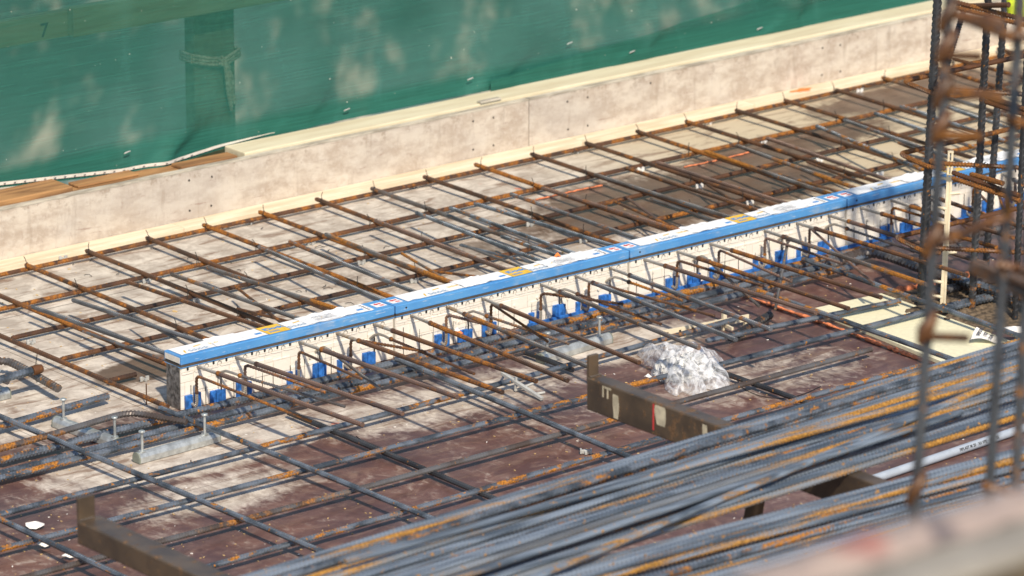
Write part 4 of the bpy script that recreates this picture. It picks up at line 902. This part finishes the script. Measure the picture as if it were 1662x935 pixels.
mats_b = ['steel_bundle']*7+['steel_bundle_rusty']*2+['steel_blue']
def bundle(L0, L1, R0_, R1_, layers, name_, start=None, zb=ZR):
    idx = 0
    for ly, (cnt, jit) in enumerate(layers):
        for i in range(cnt):
            f = (i+.5)/cnt+random.uniform(-jit, jit)/cnt; f = f if ly == 0 else .05+f*.86; g_ = f+random.uniform(-jit, jit)*(.6 if ly == 0 else 1.1)/cnt
            z = zb+.0085+ly*.0155; xl = 250 if start is None else start+random.uniform(0, 120)
            ya = L0+(L1-L0)*f; yb = R0_+(R1_-R0_)*g_
            def py(px, ya=ya, yb=yb): return ya+(yb-ya)*(px-300)/1400
            A = at(xl, py(xl), z+random.uniform(-.003, .003)); Bp = at(1780, py(1780), z+random.uniform(-.003, .006)); Mp = at(1000, py(1000)+random.uniform(-1.5, 1.5), z)
            rebar('rebar', [A, Mp, Bp], random.choice((.0066, .0072, .0072, .0078)), random.choice(mats_b), None, f'steel bar of the {name_}, {ordn(idx)} as stacked from the wall side', 'rebar', f'bars of the {name_}', rad=.8, n=8, pitch=.014); idx += 1
# upper bundle: along its far edge and near edge, measured at the photo's left (x=300) and right (x=1700)
bundle(964, 1120, 537, 664, ((20, .30), (10, .8)), 'far trestle bundle')
bundle(1080, 1262, 716, 845, ((20, .30), (10, .8)), 'near trestle bundle', start=650)
xt = [((560, 912), (1780, 572)), ((850, 945), (1640, 612)), ((700, 952), (1560, 668))]
for k, (a, b_) in enumerate(xt):
    rebar('rebar', [at(*a, ZR+.045), at(*b_, ZR+.042)], .0075, 'steel_bundle', None, f'{ordn(k)} slanting bar lying askew across the far bundle', 'rebar', 'askew bars on the far bundle')
# ================================================================== PARAPET CLOSE TO THE CAMERA
ZP = 3.05; a, b_ = at(1455, 962, ZP), at(1662, 896, ZP); d = (b_-a); d[2] = 0; d /= np.linalg.norm(d); n = np.array([-d[1], d[0], 0]); n = n if n@FW > 0 else -n
m = MB(); m.box((-1.2, 0, -3.05), (1.6, .14, 0), 0, (d, n, np.array([0, 0, 1.0])), a); par = m.build('concrete_parapet', 'parapet_concrete', bevel=.01, label='blurred pale concrete parapet in the lower right corner', cat='parapet')
m = MB(); m.box((-1.2, -.022, -3.05), (1.6, -.001, -.012), 0, (d, n, np.array([0, 0, 1.0])), a); m.build('facing_board', 'parapet_board', par)
m = MB(); v = []; N1, N2 = 120, 24
for i in range(N1+1):
    for j in range(N2+1):
        s_, t_ = -.12+1.3*i/N1, .065+.075*j/N2; q = Vector((s_*16, t_*16, 0)); h = .016*math.sin(math.pi*j/N2)*(.5+.9*abs(noise.noise(q)))+.008*abs(noise.noise(q*2.3)); p = a+d*s_+n*t_; v.append((p[0], p[1], ZP+.001+max(0, h)))
m.add(v, [(i*(N2+1)+j, (i+1)*(N2+1)+j, (i+1)*(N2+1)+j+1, i*(N2+1)+j+1) for i in range(N1) for j in range(N2)], 0, True)
t = NT('tape_sheet'); q = t.noise(5, 2, .5); q2 = t.noise(6, 2, .5, t.mapping((1, 1, 1), (5, 5, 5))); t.set(t.mix(t.ramp(q2, .58, .66, 0, .8), t.mix(t.ramp(q, .56, .62), (.34, .27, .235), (.34, .16, .13)), (.09, .08, .09)), .6)
m.build('barrier_tape', 'tape_sheet', label='blurred heap of red and white barrier tape on the parapet', cat='barrier tape')
